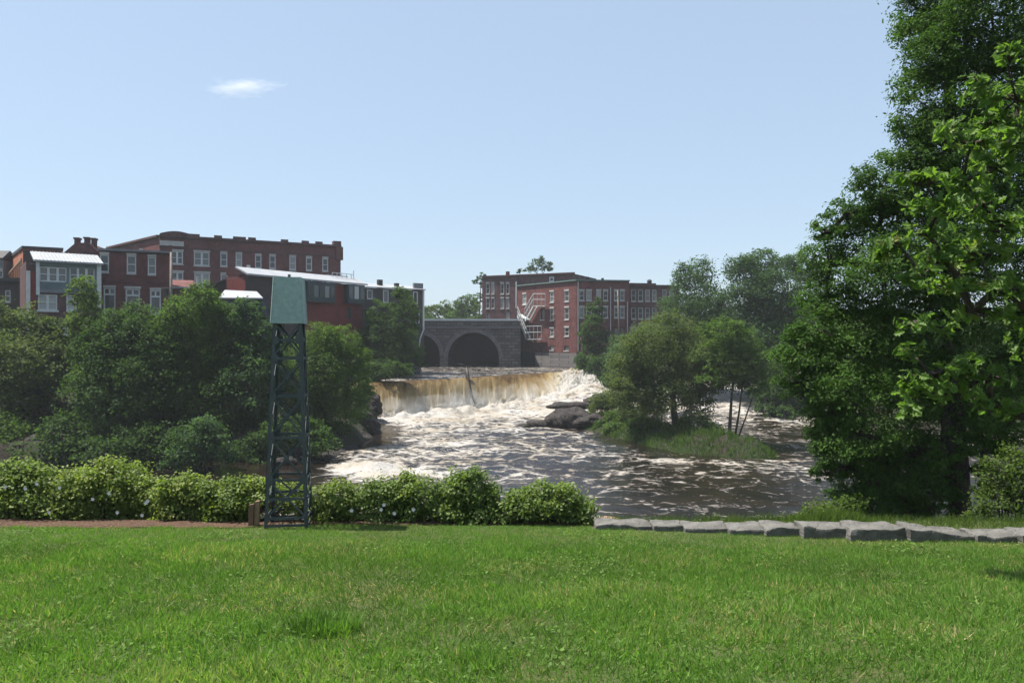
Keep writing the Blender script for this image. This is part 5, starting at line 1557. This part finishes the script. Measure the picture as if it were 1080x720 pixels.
for i, (px, py, Y, dims, lab) in enumerate((
    (382, 452, 79, (3.6, 3.0, 3.6), 'blocky dark rock at the left end of the falls'), (372, 466, 74, (4.0, 3, 2.4), 'dark rock below the blocky one at the left end of the falls'),
    (389, 430, 87, (2.4, 3, 3.2), 'upright dark rock where the falls meet the left bank'), (352, 481, 65, (5.2, 2.4, 1.1), 'flat dark rock shelf at the water edge right of the lattice tower'),
    (364, 474, 69, (5.0, 2, 0.9), 'thin slab of dark rock above the flat shelf'), (60, 466, 62, (2.6, 2, 2.2), 'greyish boulder under the trees on the far left bank'), (34, 470, 61, (1.8, 1.6, 1.5), 'smaller boulder left of the greyish boulder under the trees'),
    (300, 486, 60, (2.2, 1.2, 0.7), 'low dark rock at the water edge seen through the lattice tower'))):
    c = P(px, py, Y)
    blob('bank_rock', dims, M['river_rock'], lab, 'rock', (c[0], Y, c[2]), 0.5 * i, 300 + 3 * i, 0.32, LR, 5)
for i, (px, py, Y, dims, lab) in enumerate(((866, 540, 42.5, (1.6, 1.2, 1.0), 'dark wet rock at the near river edge above the weedy shrub'),)):
    c = P(px, py, Y)
    blob('river_rock', dims, M['river_rock'], lab, 'rock', (c[0], Y, c[2]), 0.4, 400 + i, 0.3, RR, 4)

# pale worn stone at the end of the rose bushes
c = P(643, 548.5, 11.9)
blob('pale_stone', (0.62, 0.3, 0.16), M['stake'], 'yellowish pale flat stone beyond the last rose bush', 'stone', (c[0], 11.9, c[2] - 0.03), 0.1, 77, 0.25, None, 4)

# tree trunk caught on the crest of the falls
b = P(504, 437, 103.0); b[2] -= 0.4
pts = [b, P(500.5, 427, 103.6), P(497, 416, 104.4), P(494.3, 405, 105.4), P(493, 396, 106.0), P(492.2, 387.5, 106.4)]
pts[2] = pts[2] + Vector((0, -0.5, 0.1))
t = empty('stranded_log', tuple(b), 'dark bare tree trunk caught upright on the crest of the waterfall', 'log')
MB().tube([p - b for p in pts], [0.09, 0.12, 0.18, 0.26, 0.29, 0.2], 9).build('trunk', M['log'], t, None, True)
e = pts[-1]
MB().tube([e - b, e - b + Vector((-0.5, 0, 0.45)), e - b + Vector((-1.1, 0.1, 0.5))], [0.1, 0.07, 0.04], 6).build('branch', M['log'], t, None, True)
MB().tube([pts[-2] - b, pts[-2] - b + Vector((0.5, 0, 0.6))], [0.09, 0.03], 6).build('branch', M['log'], t, None, True)

# ------------------------------------------------------------------ lawn grass
def grass_patch(n, y0, y1, hmin, hmax, wid):
    y = np.sqrt(rng.uniform(y0 ** 2, y1 ** 2, n)); x = rng.uniform(-1, 1, n) * (y * 0.74 + 2.8)
    return x, y
gx_, gy_ = grass_patch(430000, 4.0, 10.95, 0, 0, 0)
edge = np.where(gx_ < -0.9, 10.64 + 0.32 * sm(-4.2, -2.6, gx_) + 0.12 * (fbm(gx_ * 1.6, gx_ * 0, 8, 3) - 0.5), np.where(gx_ < 1.1, 10.78, 10.5 - 0.155 * np.maximum(gx_ - 1.1, 0)))
kp = gy_ < edge + rng.normal(size=len(gx_)) * 0.03
gx_, gy_ = gx_[kp], gy_[kp]
patch = fbm(gx_ * 0.9, gy_ * 0.9, 81, 4); fine = fbm(gx_ * 5, gy_ * 5, 82, 3)
thin = rng.uniform(size=len(gx_)) < 0.55 + 1.2 * fine * (0.6 + patch * 0.6)
gx_, gy_, patch, fine = gx_[thin], gy_[thin], patch[thin], fine[thin]
N = len(gx_)
ht = (0.038 + 0.06 * patch ** 1.4 * fine * 2) * rng.uniform(0.55, 1.35, N) * (1 - 0.45 * sm(8.5, 10.2, gy_ + 0.1 * np.maximum(gx_, 0)))
lean = np.stack([np.cos(6.28 * 2 * fbm(gx_ * 0.7, gy_ * 0.7, 83, 2)), np.sin(6.28 * 2 * fbm(gx_ * 0.7, gy_ * 0.7, 83, 2)), 0 * gx_], 1) * 0.35
d = lean + np.stack([rng.normal(size=N) * 0.55, rng.normal(size=N) * 0.55, np.ones(N)], 1)
nr = np.stack([rng.normal(size=N), rng.normal(size=N), 0.45 * np.ones(N)], 1)
tint = np.clip(-0.1 + 1.05 * patch + 0.5 * (rng.uniform(size=N) - 0.5) + 0.25 * (fine - 0.5), 0, 0.84)
tint = np.where(rng.uniform(size=N) < 0.035 + 0.16 * sm(0.5, 0.68, fbm(gx_ * 1.1, gy_ * 1.6, 84, 4)), 1.0, tint)
p = np.stack([gx_, gy_, h(gx_, gy_) + ht * 0.2], 1)
o = leaves('lawn_grass', p, nr, 0.05, tint, M['grass_blade'], None, BLADE, 0.095, 0, d, ht * 1.15)
props(o, 'short green lawn grass with coarser and drier patches', None, None, 'stuff')

# clover and broad leaved weeds in patches
n = 26000
y = np.sqrt(rng.uniform(4.1 ** 2, 10.4 ** 2, n)); x = rng.uniform(-1, 1, n) * (y * 0.7 + 1.0)
kp = rng.uniform(size=n) < sm(0.52, 0.66, fbm(x * 1.1 + 5, y * 1.1, 97, 4)); x, y = x[kp], y[kp]; n = len(x)
ht = rng.uniform(0.02, 0.05, n)
o = leaves('lawn_clover', np.stack([x, y, h(x, y) + ht], 1), rng.normal(size=(n, 3)) * 0.4 + np.array((0, 0, 1.0)), 0.03, rng.uniform(0.1, 0.8, n), M['leaf_clover'], None, DIAMOND, 1.5, 0.0, None, rng.uniform(0.016, 0.04, n))
props(o, 'patches of clover and broad leaved weeds in the lawn', None, None, 'stuff')

# coarse tufts standing out of the lawn
tufts = [(342, 664, 0.27, 750, 'largest coarse grass tuft in the lawn, below the lattice tower'), (40, 684, 0.16, 90, 'coarse grass tuft in the lawn near the left edge'), (505, 700, 0.17, 130, 'coarse bright tuft at the bottom edge of the lawn'),
         (275, 668, 0.14, 70, 'thin tuft just left of the largest coarse tuft'), (910, 655, 0.2, 80, 'sparse broad bladed tuft in the right half of the lawn'), (92, 642, 0.16, 60, 'small pale tuft in the left of the lawn, above the near one')]
for px, py, r, nb, lab in tufts:
    Y = 1.6 / ((py - 360) / F - 0.092)
    cx_ = (px - 540) / F * Y
    a = rng.uniform(0, 6.283, nb); rr = r * np.sqrt(rng.uniform(0, 1, nb))
    x = cx_ + rr * np.cos(a); y = Y + rr * np.sin(a) * 0.8
    o_ = np.array((cx_, Y, hz(cx_, Y)))
    p = np.stack([x, y, h(x, y) + 0.012], 1) - o_
    d = np.stack([np.cos(a) * 0.7 * rr / r + rng.normal(size=nb) * 0.3, np.sin(a) * 0.7 * rr / r + rng.normal(size=nb) * 0.3, np.ones(nb)], 1)
    o = leaves('grass_tuft', p, np.stack([-np.cos(a), -np.sin(a), 0.6 * np.ones(nb)], 1) + rng.normal(size=(nb, 3)) * 0.4, 0.12, rng.uniform(0.0, 0.6, nb), M['grass_blade'], None, BLADE, 0.07, 0, d, rng.uniform(0.08, 0.12 + 0.35 * r, nb))
    o.location = tuple(o_)
    props(o, lab, 'grass tuft', 'coarse tufts in the lawn')

# ------------------------------------------------------------------ cloud, spray and haze
def volume_mat(name, density, color=(1, 1, 1), noise_scale=None, aniso=0.0, thr=0.45):
    n = NT(name)
    v = n.n('ShaderNodeVolumePrincipled')
    v.inputs['Color'].default_value = (*color, 1)
    v.inputs['Anisotropy'].default_value = aniso
    if noise_scale:
        co = n.coord()
        f = n.noise(noise_scale, 6, 0.65, co)
        g = n.n('ShaderNodeVectorMath', operation='LENGTH'); n.l(co, g.inputs[0])
        e = n.math('SUBTRACT', 1.0, g.outputs['Value'])
        dd = n.math('SUBTRACT', n.math('ADD', f, n.math('MULTIPLY', e, 0.55)), thr + 0.3)
        dd = n.math('MULTIPLY', n.math('MAXIMUM', dd, 0.0), density)
        n.l(dd, v.inputs['Density'])
    else:
        v.inputs['Density'].default_value = density
    n.l(v.outputs[0], n.out.inputs['Volume'])
    return n.m


import bmesh
CY = 3000.0
for (px, py, wx_, hz_, lab) in ((254, 92, 66, 17, 'small wispy white cloud high in the left of the sky'),):
    b = bmesh.new(); bmesh.ops.create_icosphere(b, subdivisions=4, radius=1.0)
    me = bpy.data.meshes.new('cloud'); b.to_mesh(me); b.free()
    o = link('cloud', me, volume_mat('cloud_vapour', 0.05, (1, 1, 1), 2.4))
    o.location = P(px, py, CY); o.scale = (wx_ * CY / F, 70, hz_ * CY / F)
    props(o, lab, 'cloud', None, 'stuff')

xs_ = np.linspace(-16.5, 12.5, 30)
rings = [Vector((x, float(foot_y(x)) - 0.6, float(foot_z(x)) + 0.7)) for x in xs_]
o = MB().tube(rings, [1.9 + 0.5 * math.sin(3 * x) if 0 < i < 29 else 0.4 for i, x in enumerate(xs_)], 12).build('spray_mist', None)
nm = NT('spray_mist')
co = nm.coord()
vv = nm.n('ShaderNodeVolumePrincipled'); vv.inputs['Color'].default_value = (1, 1, 1, 1)
nm.l(nm.math('MULTIPLY', nm.math('MAXIMUM', nm.math('SUBTRACT', nm.noise(0.55, 4, 0.6, co), 0.42), 0.0), 0.45), vv.inputs['Density'])
nm.l(vv.outputs[0], nm.out.inputs['Volume'])
o.data.materials.append(nm.m)
props(o, 'white spray rising along the foot of the falls', None, None, 'stuff')

HAZE = 0.00026
o = MB().box(-2350, 2350, -118, 2400, -11.2, 34.0).build('haze', volume_mat('thin_air', HAZE, (0.86, 0.92, 1.0), None, 0.0))
props(o, 'thin bluish summer haze over the river', None, None, 'stuff')
